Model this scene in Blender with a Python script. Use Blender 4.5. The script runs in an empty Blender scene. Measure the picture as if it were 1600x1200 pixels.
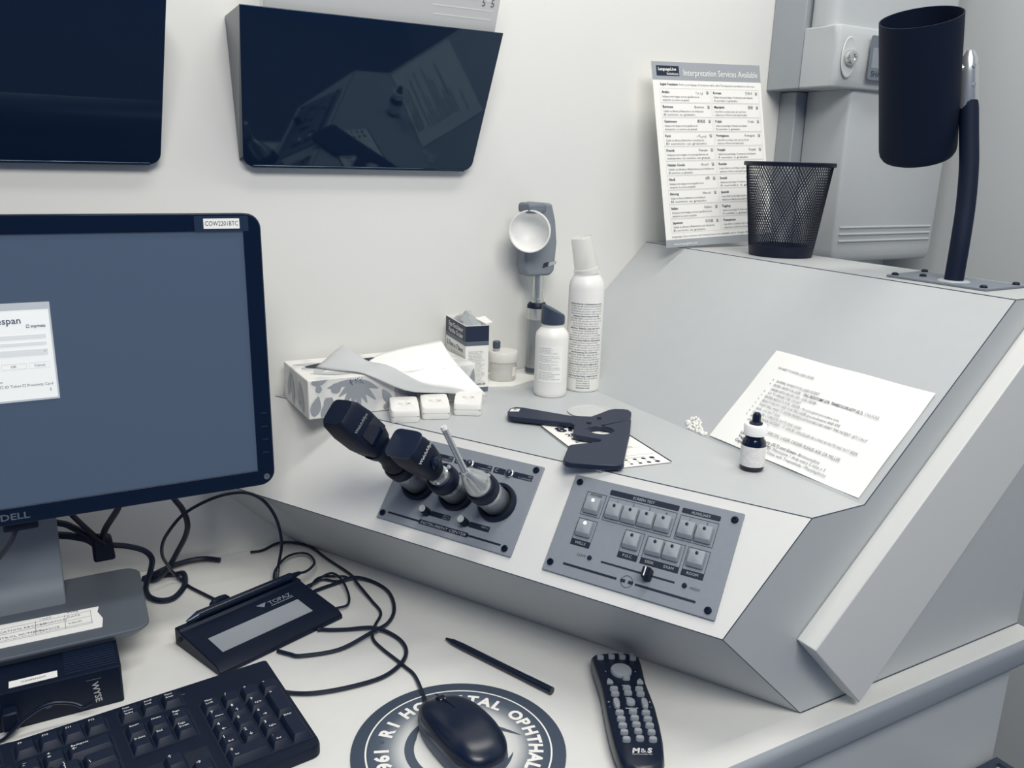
import bpy, math, random
from mathutils import Vector, Matrix
from mathutils.geometry import tessellate_polygon
random.seed(7)
C = bpy.context.scene.collection
PI = math.pi
# ------------------------------------------------------------------ camera, world, lights, exposure
# Desk top is z = 0, wall_back is y = 0, x runs to the right along it, metres.
def cam_matrix(yaw, pitch, roll, loc):
    f = Vector((math.sin(yaw)*math.cos(pitch), math.cos(yaw)*math.cos(pitch), -math.sin(pitch)))
    r = Vector((math.cos(yaw), -math.sin(yaw), 0)); d = f.cross(r)
    c, s = math.cos(roll), math.sin(roll)
    r2 = c*r + s*d; d2 = -s*r + c*d
    m = Matrix((r2, -d2, -f)).transposed().to_4x4(); m.translation = loc
    return m
cd = bpy.data.cameras.new('camera'); cam = bpy.data.objects.new('camera', cd); C.objects.link(cam)
cd.sensor_width = 36; cd.lens = 1318.388/1600*36; cd.clip_start = .02
cam.matrix_world = cam_matrix(.5232, .2619, -.0291, Vector((0, -1.11466, .5418)))
bpy.context.scene.camera = cam
sc = bpy.context.scene
sc.view_settings.view_transform = 'Standard'; sc.view_settings.look = 'None'
sc.view_settings.exposure = 0.0; sc.view_settings.gamma = 1; sc.view_settings.use_curve_mapping = False
w = bpy.data.worlds.new('room_light'); sc.world = w; w.use_nodes = True
w.node_tree.nodes['Background'].inputs[0].default_value = (.26, .45, .92, 1)
w.node_tree.nodes['Background'].inputs[1].default_value = .22
def area(name, loc, target, sx, sy, power, col):
    l = bpy.data.lights.new(name, 'AREA'); l.shape = 'RECTANGLE'; l.size = sx; l.size_y = sy; l.energy = power; l.color = col
    o = bpy.data.objects.new(name, l); C.objects.link(o); o.location = loc
    o.rotation_euler = (Vector(target) - Vector(loc)).to_track_quat('-Z', 'Y').to_euler()
    return o
area('ceiling_lamp', (.75, -.55, 1.75), (.75, -.55, 0), 1.2, .25, 12.5, (1, .965, .885))
area('ceiling_lamp', (.05, -1.85, 1.75), (.45, -.35, .2), 1.2, .60, 33, (1, .965, .89))

# ------------------------------------------------------------------ colour and materials
DUO = [(0, (6, 18, 38)), (30, (20, 34, 58)), (70, (61, 73, 90)), (110, (102, 110, 121)), (150, (144, 150, 157)),
       (185, (182, 186, 187)), (215, (214, 215, 212)), (235, (236, 235, 230)), (255, (252, 250, 245))]
def duo(L):
    for (a, ca), (b, cb) in zip(DUO, DUO[1:]):
        if L <= b:
            t = (L-a)/(b-a); return tuple(x+(y-x)*t for x, y in zip(ca, cb))
    return DUO[-1][1]
def lin(c): c /= 255; return c/12.92 if c <= .04045 else ((c+.055)/1.055)**2.4
MATS = {}
def mat(L, rough=.5, metal=0, spec=.5, emit=0, noise=0, nscale=40, bump=0, alpha=1, trans=0, coat=0, k=1.06):
    key = (L, rough, metal, spec, emit, noise, nscale, bump, alpha, trans, coat)
    if key in MATS: return MATS[key]
    m = bpy.data.materials.new('tone_%d' % len(MATS)); m.use_nodes = True
    nt = m.node_tree; b = nt.nodes['Principled BSDF']
    col = [min(.93, lin(c)*k) for c in duo(L)] + [1]
    b.inputs['Base Color'].default_value = col
    b.inputs['Roughness'].default_value = rough; b.inputs['Metallic'].default_value = metal
    b.inputs['Specular IOR Level'].default_value = spec
    if coat: b.inputs['Coat Weight'].default_value = coat; b.inputs['Coat Roughness'].default_value = .03
    if trans: b.inputs['Transmission Weight'].default_value = trans
    if alpha < 1: b.inputs['Alpha'].default_value = alpha
    if emit:
        b.inputs['Emission Color'].default_value = [lin(c) for c in duo(L)] + [1]; b.inputs['Emission Strength'].default_value = emit
    if noise or bump:
        tc = nt.nodes.new('ShaderNodeTexCoord'); n = nt.nodes.new('ShaderNodeTexNoise')
        n.inputs['Scale'].default_value = nscale; n.inputs['Detail'].default_value = 5
        nt.links.new(tc.outputs['Object'], n.inputs['Vector'])
        if noise:
            mx = nt.nodes.new('ShaderNodeMix'); mx.data_type = 'RGBA'; mx.blend_type = 'MULTIPLY'
            rp = nt.nodes.new('ShaderNodeValToRGB')
            rp.color_ramp.elements[0].position = .3; rp.color_ramp.elements[1].position = .7
            rp.color_ramp.elements[0].color = (1-noise, 1-noise, 1-noise*.8, 1); rp.color_ramp.elements[1].color = (1, 1, 1, 1)
            mx.inputs[0].default_value = 1; mx.inputs[6].default_value = col
            nt.links.new(n.outputs['Fac'], rp.inputs[0]); nt.links.new(rp.outputs[0], mx.inputs[7])
            nt.links.new(mx.outputs[2], b.inputs['Base Color'])
        if bump:
            bp = nt.nodes.new('ShaderNodeBump'); bp.inputs['Strength'].default_value = bump; bp.inputs['Distance'].default_value = .001
            nt.links.new(n.outputs['Fac'], bp.inputs['Height']); nt.links.new(bp.outputs[0], b.inputs['Normal'])
    MATS[key] = m
    return m
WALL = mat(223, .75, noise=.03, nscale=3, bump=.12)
DESK = mat(222, .42, noise=.025, nscale=60)
LAM = mat(185, .42, noise=.02, nscale=50)
SEAM = mat(52, .6)
BLACK = mat(7, .48, spec=.3, noise=.12, nscale=90)
BLACKG = mat(7, .12)
KEYM = mat(16, .5, spec=.35, noise=.1, nscale=120, bump=.05)
CABLE = mat(9, .38)
PLATE = mat(138, .5, noise=.05, nscale=160)
INK = mat(6, .6)
SILK = mat(12, .5)
WHITE = mat(232, .4)
PAPER = mat(244, .8, noise=.02, nscale=25)
CHROME = mat(196, .22, metal=.75)
STEEL = mat(168, .42, metal=1, noise=.06, nscale=80)
SILVER = mat(116, .42, metal=.4, noise=.04, nscale=200)
LEG = mat(196, .6)
TXT = mat(40, .7)
GREYTXT = mat(105, .7)
BTN = mat(146, .5)

# ------------------------------------------------------------------ mesh builder
class MB:
    def __init__(s): s.v = []; s.f = []
    def add(s, vs, fs):
        o = len(s.v); s.v += [tuple(v) for v in vs]; s.f += [tuple(i+o for i in f) for f in fs]; return s
    def box(s, x0, y0, z0, x1, y1, z1):
        vs = [(x, y, z) for z in (z0, z1) for y in (y0, y1) for x in (x0, x1)]
        return s.add(vs, [(0, 2, 3, 1), (4, 5, 7, 6), (0, 1, 5, 4), (2, 6, 7, 3), (0, 4, 6, 2), (1, 3, 7, 5)])
    def loft(s, rings, cap0=True, cap1=True):
        n = len(rings[0]); vs = [p for r in rings for p in r]; fs = []
        for i in range(len(rings)-1):
            for j in range(n):
                k = (j+1) % n; fs.append((i*n+j, i*n+k, (i+1)*n+k, (i+1)*n+j))
        if cap0: fs.append(tuple(range(n))[::-1])
        if cap1: fs.append(tuple((len(rings)-1)*n+j for j in range(n)))
        return s.add(vs, fs)
    def lathe(s, prof, n=32, cx=0, cy=0, cap0=True, cap1=True):
        return s.loft([[(cx+r*math.cos(2*PI*j/n), cy+r*math.sin(2*PI*j/n), z) for j in range(n)] for r, z in prof], cap0, cap1)
    def prism(s, out, z0, z1):
        return s.loft([[(x, y, z0) for x, y in out], [(x, y, z1) for x, y in out]])
    def plate(s, out, holes, z0, z1):
        loops = [out] + holes; flat = [p for l in loops for p in l]
        tri = tessellate_polygon([[Vector((x, y, 0)) for x, y in l] for l in loops]); n = len(flat)
        vs = [(x, y, z0) for x, y in flat] + [(x, y, z1) for x, y in flat]; fs = []
        for t in tri:
            a, b, c = [Vector((*flat[i], 0)) for i in t]
            if (b-a).cross(c-a).z < 0: t = t[::-1]
            fs.append(tuple(i+n for i in t)); fs.append(tuple(t)[::-1])
        o = 0
        for li, l in enumerate(loops):
            ar = sum(l[i][0]*l[(i+1) % len(l)][1]-l[(i+1) % len(l)][0]*l[i][1] for i in range(len(l)))
            for i in range(len(l)):
                a, b = o+i, o+(i+1) % len(l)
                q = (a, b, b+n, a+n)
                fs.append(q if (ar > 0) == (li == 0) else q[::-1])
            o += len(l)
        return s.add(vs, fs)
    def rect(s, x0, y0, x1, y1, z): return s.add([(x0, y0, z), (x1, y0, z), (x1, y1, z), (x0, y1, z)], [(0, 1, 2, 3)])
    def frame(s, x0, y0, x1, y1, t, z):
        for a in ((x0, y0, x1, y0+t), (x0, y1-t, x1, y1), (x0, y0+t, x0+t, y1-t), (x1-t, y0+t, x1, y1-t)): s.rect(*a, z)
        return s
    def tube(s, pts, r, n=8, sub=6, rend=None):
        P = spline(pts, sub) if sub > 1 else [Vector(p) for p in pts]
        T = [(P[min(i+1, len(P)-1)]-P[max(i-1, 0)]).normalized() for i in range(len(P))]
        a = T[0].orthogonal().normalized(); rings = []
        for i, p in enumerate(P):
            a = (a - T[i]*a.dot(T[i])).normalized(); b = T[i].cross(a)
            rr = r if rend is None else r+(rend-r)*i/(len(P)-1)
            rings.append([p + a*rr*math.cos(2*PI*j/n) + b*rr*math.sin(2*PI*j/n) for j in range(n)])
        return s.loft(rings)
    def grid(s, rows):
        n = len(rows[0]); return s.add([p for r in rows for p in r], [(i*n+j, i*n+j+1, (i+1)*n+j+1, (i+1)*n+j) for i in range(len(rows)-1) for j in range(n-1)])
    def map(s, fn): s.v = [tuple(fn(*v)) for v in s.v]; return s
    def dome(s, out, levels, h=None):
        cx = sum(p[0] for p in out)/len(out); cy = sum(p[1] for p in out)/len(out); rings = []
        for sc_, z in levels:
            ring = []
            for x, y in out:
                X, Y = cx+(x-cx)*sc_, cy+(y-cy)*sc_
                ring.append((X, Y, z*(h(X, Y) if h else 1)))
            rings.append(ring)
        return s.loft(rings)
def spline(pts, sub):
    P = [Vector(p) for p in pts]; out = []
    Q = [P[0]*2-P[1]] + P + [P[-1]*2-P[-2]]
    for i in range(1, len(Q)-2):
        for k in range(sub):
            t = k/sub; a, b, c, d = Q[i-1], Q[i], Q[i+1], Q[i+2]
            out.append(.5*(2*b + (c-a)*t + (2*a-5*b+4*c-d)*t*t + (3*b-a-3*c+d)*t**3))
    out.append(P[-1]); return out
def rrect(x0, y0, x1, y1, r, n=5):
    o = []
    for cx, cy, a0 in ((x1-r, y0+r, -90), (x1-r, y1-r, 0), (x0+r, y1-r, 90), (x0+r, y0+r, 180)):
        for i in range(n+1):
            a = math.radians(a0+90*i/n); o.append((cx+r*math.cos(a), cy+r*math.sin(a)))
    return o
def sring(w_, h_, z, p=4, n=28, cx=0, cy=0):
    o = []
    for j in range(n):
        a = 2*PI*j/n; c, s = math.cos(a), math.sin(a)
        o.append((cx+w_/2*math.copysign(abs(c)**(2/p), c), cy+h_/2*math.copysign(abs(s)**(2/p), s), z))
    return o
def circ(cx, cy, r, n=28, a0=0): return [(cx+r*math.cos(a0+2*PI*i/n), cy+r*math.sin(a0+2*PI*i/n)) for i in range(n)]
def obj(name, mb, m, parent=None, bevel=0, seg=2, sharp=40, loc=None, rot=None):
    me = bpy.data.meshes.new(name); me.from_pydata(mb.v, [], mb.f); me.validate()
    me.materials.append(m); me.shade_smooth(); me.set_sharp_from_angle(angle=math.radians(sharp))
    o = bpy.data.objects.new(name, me); C.objects.link(o)
    if parent: o.parent = parent
    if loc is not None: o.location = loc
    if rot is not None: o.rotation_euler = rot
    if bevel:
        b = o.modifiers.new('edge', 'BEVEL'); b.width = bevel; b.segments = seg; b.limit_method = 'ANGLE'; b.angle_limit = math.radians(35)
    return o
def tag(o, label, cat, group=None):
    o['label'] = label; o['category'] = cat
    if group: o['group'] = group
    return o
def thing(name, label, cat, loc=(0, 0, 0), rz=0, group=None, mtx=None):
    o = bpy.data.objects.new(name, None); C.objects.link(o); o.empty_display_size = .02
    if mtx is not None: o.matrix_world = mtx
    else: o.location = loc; o.rotation_euler = (0, 0, rz)
    return tag(o, label, cat, group)
def struct(name, mb, m, parent=None, **kw):
    o = obj(name, mb, m, parent, **kw)
    if not parent: o['kind'] = 'structure'
    return o
def basis(o, x, y, z):
    m = Matrix((Vector(x), Vector(y), Vector(z))).transposed().to_4x4(); m.translation = Vector(o); return m
_tc = {}
def glyphs(s, bold=0, res=2):
    k = (s, bold, res)
    if k in _tc: return _tc[k]
    cu = bpy.data.curves.new('t', 'FONT'); cu.body = s; cu.size = 1; cu.resolution_u = res; cu.offset = bold; cu.fill_mode = 'FRONT'
    ob = bpy.data.objects.new('t', cu); me = ob.to_mesh()
    vs = [tuple(v.co) for v in me.vertices]; fs = [tuple(p.vertices) for p in me.polygons]
    ob.to_mesh_clear(); bpy.data.objects.remove(ob); bpy.data.curves.remove(cu)
    _tc[k] = (vs, fs); return _tc[k]
def write(mb, s, x, y, size=None, fit=None, z=0, al='l', bold=0, rot=0, shear=0, res=2, sy=1):
    vs, fs = glyphs(s, bold, res)
    if not vs: return mb
    x0 = min(v[0] for v in vs); x1 = max(v[0] for v in vs); wd = max(x1-x0, 1e-6)
    kx = fit/wd if fit else size
    ky = (size if size else kx)*sy
    off = {'l': -x0, 'c': -(x0+x1)/2, 'r': -x1}[al]
    c, s_ = math.cos(rot), math.sin(rot); out = []
    for a, b, _ in vs:
        a = (a+off)*kx; b = b*ky; a += shear*b
        out.append((x+a*c-b*s_, y+a*s_+b*c, z))
    return mb.add(out, fs)

# ------------------------------------------------------------------ room shell
struct('wall_back', MB().box(-1.6, 0, -.75, 1.62, .1, 1.75), WALL)
struct('wall_right', MB().box(1.50, -2.2, -.75, 1.62, -.0005, 1.75), mat(188, .75, noise=.03, nscale=3, bump=.1))  # darker copy of WALL: the shade on this wall is put into its colour
struct('floor', MB().box(-1.6, -2.2, -.85, 1.5, -.0005, -.75), mat(120, .5, noise=.1, nscale=8))

# ------------------------------------------------------------------ desk
desk = thing('desk', 'white laminate desk with a rounded front edge under the console', 'desk', (0, 0, -.75))
m = MB()
prof = [(-.6424, 0)] + [(-.6430, -.002), (-.6430, -.030), (-.6380, -.036)] + [(-.001, -.036), (-.001, 0)]
m.loft([[(x, y, z+.75) for y, z in prof] for x in (-.75, 1.022)])
obj('worktop', m, DESK, desk)
pe = [(-.6420, -.0004), (-.6455, -.0012), (-.6485, -.004), (-.6500, -.009), (-.6500, -.026), (-.6480, -.031), (-.6440, -.0345), (-.6380, -.0362), (-.6360, -.0362), (-.6360, -.0365), (-.6360, -.0010)]
pe = [(-.6422, -.0003), (-.6450, -.0010), (-.6482, -.0040), (-.6492, -.009), (-.6492, -.026), (-.6470, -.032), (-.6420, -.0362), (-.6400, -.0366), (-.6400, -.0362), (-.6405, -.0340), (-.6440, -.0300), (-.6455, -.025), (-.6455, -.008), (-.6440, -.003)]
obj('edge_band', MB().loft([[(x, y, z+.75) for y, z in pe] for x in (-.75, 1.0225)]), mat(150, .5), desk)
obj('front_panel', MB().box(.30, -.630, 0, 1.003, -.606, .7135), mat(190, .5), desk, bevel=.001)
obj('side_panel', MB().box(-.73, -.60, 0, -.71, -.01, .714), mat(196, .5), desk)

# ------------------------------------------------------------------ console
yn = -.6166; Z2 = .2201; Z4 = .4134
P = [Vector(v) for v in ((.6398, yn, 0), (.5190, yn, .1187), (.6196, yn, Z2), (.6939, yn, Z2), (.8908, yn, Z4), (1.022, yn, Z4), (1.022, yn, 0))]
yf = -.001
Q = [Vector(v) for v in ((.2918, yf, .0), (.1709, yf, .1187), (.2723, yf, Z2), (.6939, yf, Z2), (.8908, yf, Z4), (1.022, yf, Z4), (1.022, yf, 0))]
con = thing('instrument_console', 'pale grey laminate instrument console with sloped panels filling the right of the desk', 'console')
def board(name, quad, t=.012, m=LAM):
    n = (quad[1]-quad[0]).cross(quad[3]-quad[0]).normalized()
    mb = MB().add(list(quad)+[q-n*t for q in quad], [(0, 1, 2, 3), (7, 6, 5, 4), (0, 4, 5, 1), (1, 5, 6, 2), (2, 6, 7, 3), (3, 7, 4, 0)])
    return obj(name, mb, m, con)
for nm, i in (('kick_board', 0), ('sloped_board', 1), ('shelf_board', 2), ('back_board', 3), ('top_board', 4)):
    lift = Vector((0, 0, .0002)) if i == 0 else Vector()
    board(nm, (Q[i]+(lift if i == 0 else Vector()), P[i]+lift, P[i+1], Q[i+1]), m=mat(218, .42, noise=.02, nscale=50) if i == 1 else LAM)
prof = [(p.x, max(p.z, .0003)) for p in P]
pc = (.80, .20)
inn = [(pc[0]+(x-pc[0])*.985, max(.0012, pc[1]+(z-pc[1])*.985)) for x, z in prof]
inn[2] = (.622, .2150); inn[3] = (.699, .2150)
m = MB().loft([[(x, yn+.012, z) for x, z in inn][::-1], [(x, yn-.0003, z) for x, z in prof][::-1]]); obj('end_board', m, LAM, con)
obj('rear_board', MB().box(1.012, yn+.012, .0003, 1.022, yf, Z4-.0125), LAM, con)
for a, b in [(P[i], P[i+1]) for i in range(5)] + [(P[i], Q[i]) for i in (1, 2, 4)] + [(P[0]+Vector((0, -.0006, .0006)), P[6]+Vector((0, -.0006, .0006)))]:
    obj('laminate_seam', MB().tube([a, b], .00055 if a != P[0] else .0005, 6, 1), SEAM, con)
for a, b in [(P[3], Q[3])]: obj('laminate_seam', MB().tube([a, b], .0005, 6, 1), mat(180, .6), con)
# slanted rail on the near end
uS = (P[4]-P[3]).normalized(); nS = Vector((-uS.z, 0, uS.x))
m = MB(); y0 = yn-.0006; y1 = yn-.0245
A0 = Vector((.6212, 0, .0891)); 
L_ = [(.6185, .0918), (.6985, .0080), (1.06, .377), (1.06, .525)]
rail = m.loft([[(x, y0, z) for x, z in L_], [(x, y1, z) for x, z in L_]])
obj('slanted_rail', rail, mat(214, .42), con, bevel=.0012)
# desk edge object low at the right, below the panel
hold = thing('document_holder', 'small pale document holder with a dark border low at the lower right corner', 'holder', (.955, -.665, -.75), .0)
obj('holder_body', MB().prism([(-.05, -.06), (.05, -.06), (.05, .03), (-.05, .03)], 0, .565), mat(190, .5), hold)
obj('holder_rim', MB().plate([(-.053, -.063), (.053, -.063), (.053, .033), (-.053, .033)], [[(-.045, -.055), (.045, -.055), (.045, .025), (-.045, .025)]], .565, .571), mat(60, .5), hold)

# ------------------------------------------------------------------ instrument plane frame
Q1 = Vector((.17094, 0, .11874)); uI = Vector((.491545, -.870852, 0)); vI = Vector((.569879, .321663, .756156)); nI = uI.cross(vI)
def inst(u, v, h=0): return basis(Q1+uI*u+vI*v+nI*h, uI, vI, nI)
def screw_mb(r=.0036):
    return MB().lathe([(r, 0), (r, .0012), (r*.8, .002), (r*.45, .0021), (r*.35, .0012)], 14)
# ---- lane control panel (frame origin at its lower left corner)
cp = thing('lane_control_panel', 'grey metal control panel with square push buttons and a dimmer slider', 'control panel', mtx=inst(.513, .0138, .0003))
obj('face_plate', MB().prism(rrect(0, 0, .184, .1085, .0008, 2), 0, .0025), PLATE, cp, bevel=.0006)
ZP = .0027
for x, y in ((.0075, .1009), (.1763, .1), (.1756, .0077), (.0066, .0097)): obj('screw', screw_mb(), mat(18, .35, metal=.5), cp, loc=(x, y, .0025))
pr = MB()
def band(mb, x0, y0, x1, y1, r=.0012): mb.add([(x, y, ZP) for x, y in rrect(x0, y0, x1, y1, r, 3)], [tuple(range(16))])
band(pr, .0442, .0949, .1200, .1008); band(pr, .1234, .0947, .1628, .1001)
pr.frame(.0447, .0666, .1198, .0931, .0005, ZP); pr.frame(.1234, .0666, .1628, .0925, .0005, ZP)
pr.frame(.0195, .0670, .0420, .0932, .0005, ZP)
for x0, x1, y1, yb in ((.0204, .0420, .0632, .0412), (.0733, .0945, .0635, .0410), (.0977, .1377, .0628, .0410), (.1404, .1628, .0627, .0410)):
    pr.frame(x0, .0335, x1, y1, .0005, ZP); band(pr, x0, .0335, x1, yb-.001)
pr.rect(.0206, .0108, .0805, .0132, ZP); pr.rect(.1003, .0106, .1622, .0130, ZP); pr.rect(.0591, .0233, .1375, .0252, ZP)
pr.plate(circ(.0914, .0121, .0062, 24), [circ(.0914, .0121, .0057, 24)], ZP-.0001, ZP)
for dx in (-.0042, .0042):
    pr.rect(.0914+dx-.0026, .0105, .0914+dx+.0026, .0137, ZP+.00005)
write(pr, 'POWER', .0308, .0893, .0038, al='c', z=ZP, bold=.01); write(pr, 'LOW', .0420, .0236, .0042, al='r', z=ZP); write(pr, 'HIGH', .1530, .0222, .0042, z=ZP)
for i, t in enumerate('1234'): write(pr, t, .0552+.0179*i, .0885, .0040, al='c', z=ZP)
for i, t in enumerate('12'): write(pr, t, .1337+.018*i, .0880, .0040, al='c', z=ZP)
obj('printed_markings', pr, SILK, cp)
pw = MB()
for t, x, y in (('SCREEN TEST', .0820, .0962), ('AUXILIARY', .1431, .0958), ('WELLS', .0312, .0356), ('P.O.C.', .0839, .0356), ('DESK', .1075, .0356), ('EXAM', .1275, .0356), ('ROOM', .1516, .0356)):
    write(pw, t, x, y, .0040, al='c', z=ZP+.0002)
obj('white_lettering', pw, mat(170, .6), cp)
bm_ = MB().loft([sring(.0172, .0176, 0, 14, 20), sring(.0172, .0176, .0022, 14, 20), sring(.0152, .0140, .0052, 14, 20, 0, .0012), sring(.0145, .0134, .0054, 14, 20, 0, .0012)])
led = MB().lathe([(.0017, 0), (.0017, .0006), (.0011, .0009)], 14)
b0 = None
def push(x, y, lit=False):
    global b0
    if b0 is None: b = obj('push_button', bm_, BTN, cp); b0 = b
    else: b = b0.copy(); C.objects.link(b)
    b.location = (x, y, .0025); b.parent = cp
    d = obj('indicator_light', led, mat(250, .4, emit=1.4) if lit else mat(34, .3), b, loc=(0, .0050, .0053))
    if lit: d['label'] = 'lit white indicator light'
for i in range(4): push(.0552+.0179*i, .0783)
for i in range(2): push(.1337+.018*i, .0779)
push(.0308, .0783, True); push(.0309, .0525, True); push(.0835, .0529); push(.1084, .0526); push(.1262, .0525); push(.1515, .0522)
for x, y in ((.0463, .0248), (.1476, .0242)): obj('end_stop', MB().lathe([(.0025, 0), (.0025, .001), (.0014, .002)], 16), mat(60, .2, metal=.6), cp, loc=(x, y, .0025))
k = obj('slider_knob', MB().loft([sring(.0085, .0125, 0, 5), sring(.0080, .0120, .010, 5), sring(.0066, .0098, .014, 5), sring(.0058, .009, .0146, 5)]), BLACK, cp, loc=(.1105, .0242, .0025))
obj('pointer_line', MB().rect(-.0006, -.0046, .0006, .0046, .0149), WHITE, k)
# ---- instrument charging panel
ip = thing('instrument_charging_panel', 'grey metal charging plate holding three instrument wells', 'charging panel', mtx=inst(.291, .0160, .0003))
obj('face_plate', MB().prism(rrect(0, 0, .183, .106, .0008, 2), 0, .0025), PLATE, ip, bevel=.0006)
for x, y in ((.1748, .1003), (.1732, .0070), (.0064, .0070), (.008, .1003)): obj('screw', screw_mb(.0038), mat(18, .35, metal=.5), ip, loc=(x, y, .0025))
pr = MB(); UC = [.0376, .0911, .1444]; VC = .0534
for i, u in enumerate(UC):
    band(pr, u-.0205, .0858, u-.0055, .0928); band(pr, u+.0052, .0858, u+.0300, .0928)
band(pr, .0679, .0188, .0952, .0248); band(pr, .1203, .0186, .1475, .0250)
pr.rect(.0132, .0082, .1671, .0104, ZP); pr.rect(.058, .0066, .1245, .0120, ZP)
obj('printed_markings', pr, SILK, ip)
pw = MB()
for i, u in enumerate(UC):
    write(pw, 'ABC'[i], u-.0185, .0875, .0058, z=ZP+.0002, bold=.01); write(pw, 'ON', u+.0285, .0898, .0030, al='r', z=ZP+.0002); write(pw, 'A. CHARGING', u+.0285, .0866, .0026, al='r', z=ZP+.0002, shear=.3)
write(pw, 'NEW A', .094, .0220, .0026, al='r', z=ZP+.0002); write(pw, 'DIRECT', .094, .0194, .0026, al='r', z=ZP+.0002); write(pw, 'NEW C', .146, .0217, .0030, al='r', z=ZP+.0002)
write(pw, 'INSTRUMENT CENTER', .0912, .0076, fit=.062, size=.0044, al='c', z=ZP+.0002, shear=.25, bold=.01)
obj('white_lettering', pw, mat(150, .6), ip)
for u in UC:
    obj('well_ring', MB().lathe([(.0226, 0), (.0226, .004), (.0212, .0056), (.0186, .0056), (.0176, .0042), (.0176, 0)], 40, cap0=False, cap1=False), BLACK, ip, loc=(u, VC, .0025))
    obj('well_floor', MB().lathe([(.0177, 0), (.0177, .0006)], 30), INK, ip, loc=(u, VC, .0025))
    bz = obj('bulb_bezel', MB().lathe([(.0052, 0), (.0052, .0012), (.0042, .0018), (.0038, .001)], 22), STEEL, ip, loc=(u, .0893, .0025))
    obj('bulb', MB().lathe([(.0040, 0), (.0038, .0022), (.0028, .0038), (.0012, .0046), (.0003, .0047)], 20), mat(45, .08, coat=.5), bz, loc=(0, 0, .0008))
for u, v in ((.0636, .0215), (.1158, .0219)):
    p_ = obj('selector_post', MB().lathe([(.0048, 0), (.0046, .010), (.0042, .0128)], 20), BLACK, ip, loc=(u, v, .0025))
    obj('post_cap', MB().lathe([(.0041, 0), (.0041, .0012), (.0034, .0018)], 20), mat(175, .4), p_, loc=(0, 0, .0126))

# ------------------------------------------------------------------ the three hand instruments in their wells
def handle(t, h, col):
    obj('handle', MB().lathe([(.0150, 0), (.0162, .004), (.0162, h-.006)], 36), STEEL, t)
    obj('chrome_ring', MB().lathe([(.0166, h-.006), (.0168, h-.004), (.0166, h)], 36), CHROME, t)
    obj('collar', MB().lathe([(.0166, h), (.0176, h+.002), (.0178, h+col-.003), (.016, h+col)], 36), BLACK, t)
    obj('release_button', MB().lathe([(.0026, 0), (.0024, .003), (.0012, .004)], 14), mat(150, .4), t, loc=(.006, .0125, h+col-.001))
def TILT(t, z0, deg):
    q = Matrix.Translation((0, 0, z0)) @ Matrix.Rotation(math.radians(deg), 4, Vector((-.42, -.91, 0))) @ Matrix.Translation((0, 0, -z0))
    for c in t.children:
        if c.name.split('.')[0] in ('head', 'window_panel', 'lettering', 'brow_rest', 'lens_dial'): c.matrix_local = q @ c.matrix_basis
def wellm(i): return inst(.291+UC[i], .0160+VC, .0035)
t = thing('retinoscope', 'black retinoscope with the large boxy head, leftmost of the three instruments in the wells', 'instrument', mtx=wellm(0), group='eye instruments in the charging wells')
handle(t, .040, .016)
obj('neck', MB().lathe([(.0145, .056), (.0150, .064), (.0120, .070), (.0118, .086), (.0150, .094), (.017, .104)], 28), BLACK, t)
hd = obj('head', MB().loft([sring(.022, .024, .096, 3), sring(.029, .032, .103, 5), sring(.036, .037, .118, 7), sring(.038, .038, .142, 8), sring(.036, .034, .161, 7), sring(.030, .029, .167, 5)]), BLACK, t)
obj('window_panel', MB().prism(rrect(-.004, -.013, .017, .013, .002), 0, .0012), BLACKG, t).matrix_local = basis((.0184, .003, .122), (0, 0, 1), (0, 1, 0), (1, 0, 0)) @ Matrix.Diagonal((1, 1, 1, 1))
m = MB(); write(m, 'WelchAllyn', 0, 0, .0052, al='c', rot=PI/2, z=0, bold=.01)
for nm, mm in (('lettering', m),):
    o = obj(nm, mm, mat(150, .5), t); o.matrix_local = basis((.0192, 0, .146), (0, 0, -1), (0, 1, 0), (1, 0, 0))
TILT(t, .095, 12)
t = thing('ophthalmoscope', 'black ophthalmoscope with the short curved head, middle of the three instruments in the wells', 'instrument', mtx=wellm(1), group='eye instruments in the charging wells')
handle(t, .031, .014)
obj('chrome_neck', MB().lathe([(.0115, .045), (.0118, .050), (.0100, .052), (.0105, .058), (.0112, .060)], 28), CHROME, t)
obj('head', MB().loft([sring(.021, .021, .058, 2.4), sring(.027, .025, .066, 3), sring(.035, .031, .079, 4), sring(.040, .033, .096, 5), sring(.039, .032, .110, 5), sring(.035, .029, .118, 5), sring(.034, .027, .1185, 5)]), BLACK, t)
obj('brow_rest', MB().loft([sring(.038, .032, .1185, 5), sring(.039, .033, .1197, 5), sring(.038, .032, .1215, 5)]), mat(26, .3), t)
obj('lens_dial', MB().lathe([(.007, 0), (.007, .003), (.005, .004)], 20), BLACKG, t).matrix_local = basis((.0182, .0, .086), (0, 1, 0), (0, 0, 1), (1, 0, 0))
m = MB(); write(m, 'WelchAllyn', 0, 0, .0058, al='c', rot=PI/2, z=0, bold=.015)
obj('lettering', m, mat(205, .5), t).matrix_local = basis((.0205, 0, .104), (0, 0, -1), (0, 1, 0), (1, 0, 0))
TILT(t, .056, 8)
t = thing('transilluminator', 'steel transilluminator with pale cone and thin rod, rightmost of the three instruments in the wells', 'instrument', mtx=wellm(2), group='eye instruments in the charging wells')
handle(t, .034, .016)
obj('cone', MB().lathe([(.0140, .050), (.0146, .056), (.0130, .062), (.0075, .080), (.0055, .085), (.0038, .087)], 28), mat(190, .25, metal=.7), t)
tip = Vector((0, 0, .084)); R3 = Matrix((uI, vI, nI)); dv = R3 @ Vector((-.0195, .0118, .047))
obj('rod', MB().tube([tip+dv*-.05, tip+dv*.06, tip+dv*.98], .0032, 14, 3), CHROME, t)
obj('rod_tip', MB().tube([tip+dv*.97, tip+dv*1.05], .0034, 14, 1), mat(225, .3), t)
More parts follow.
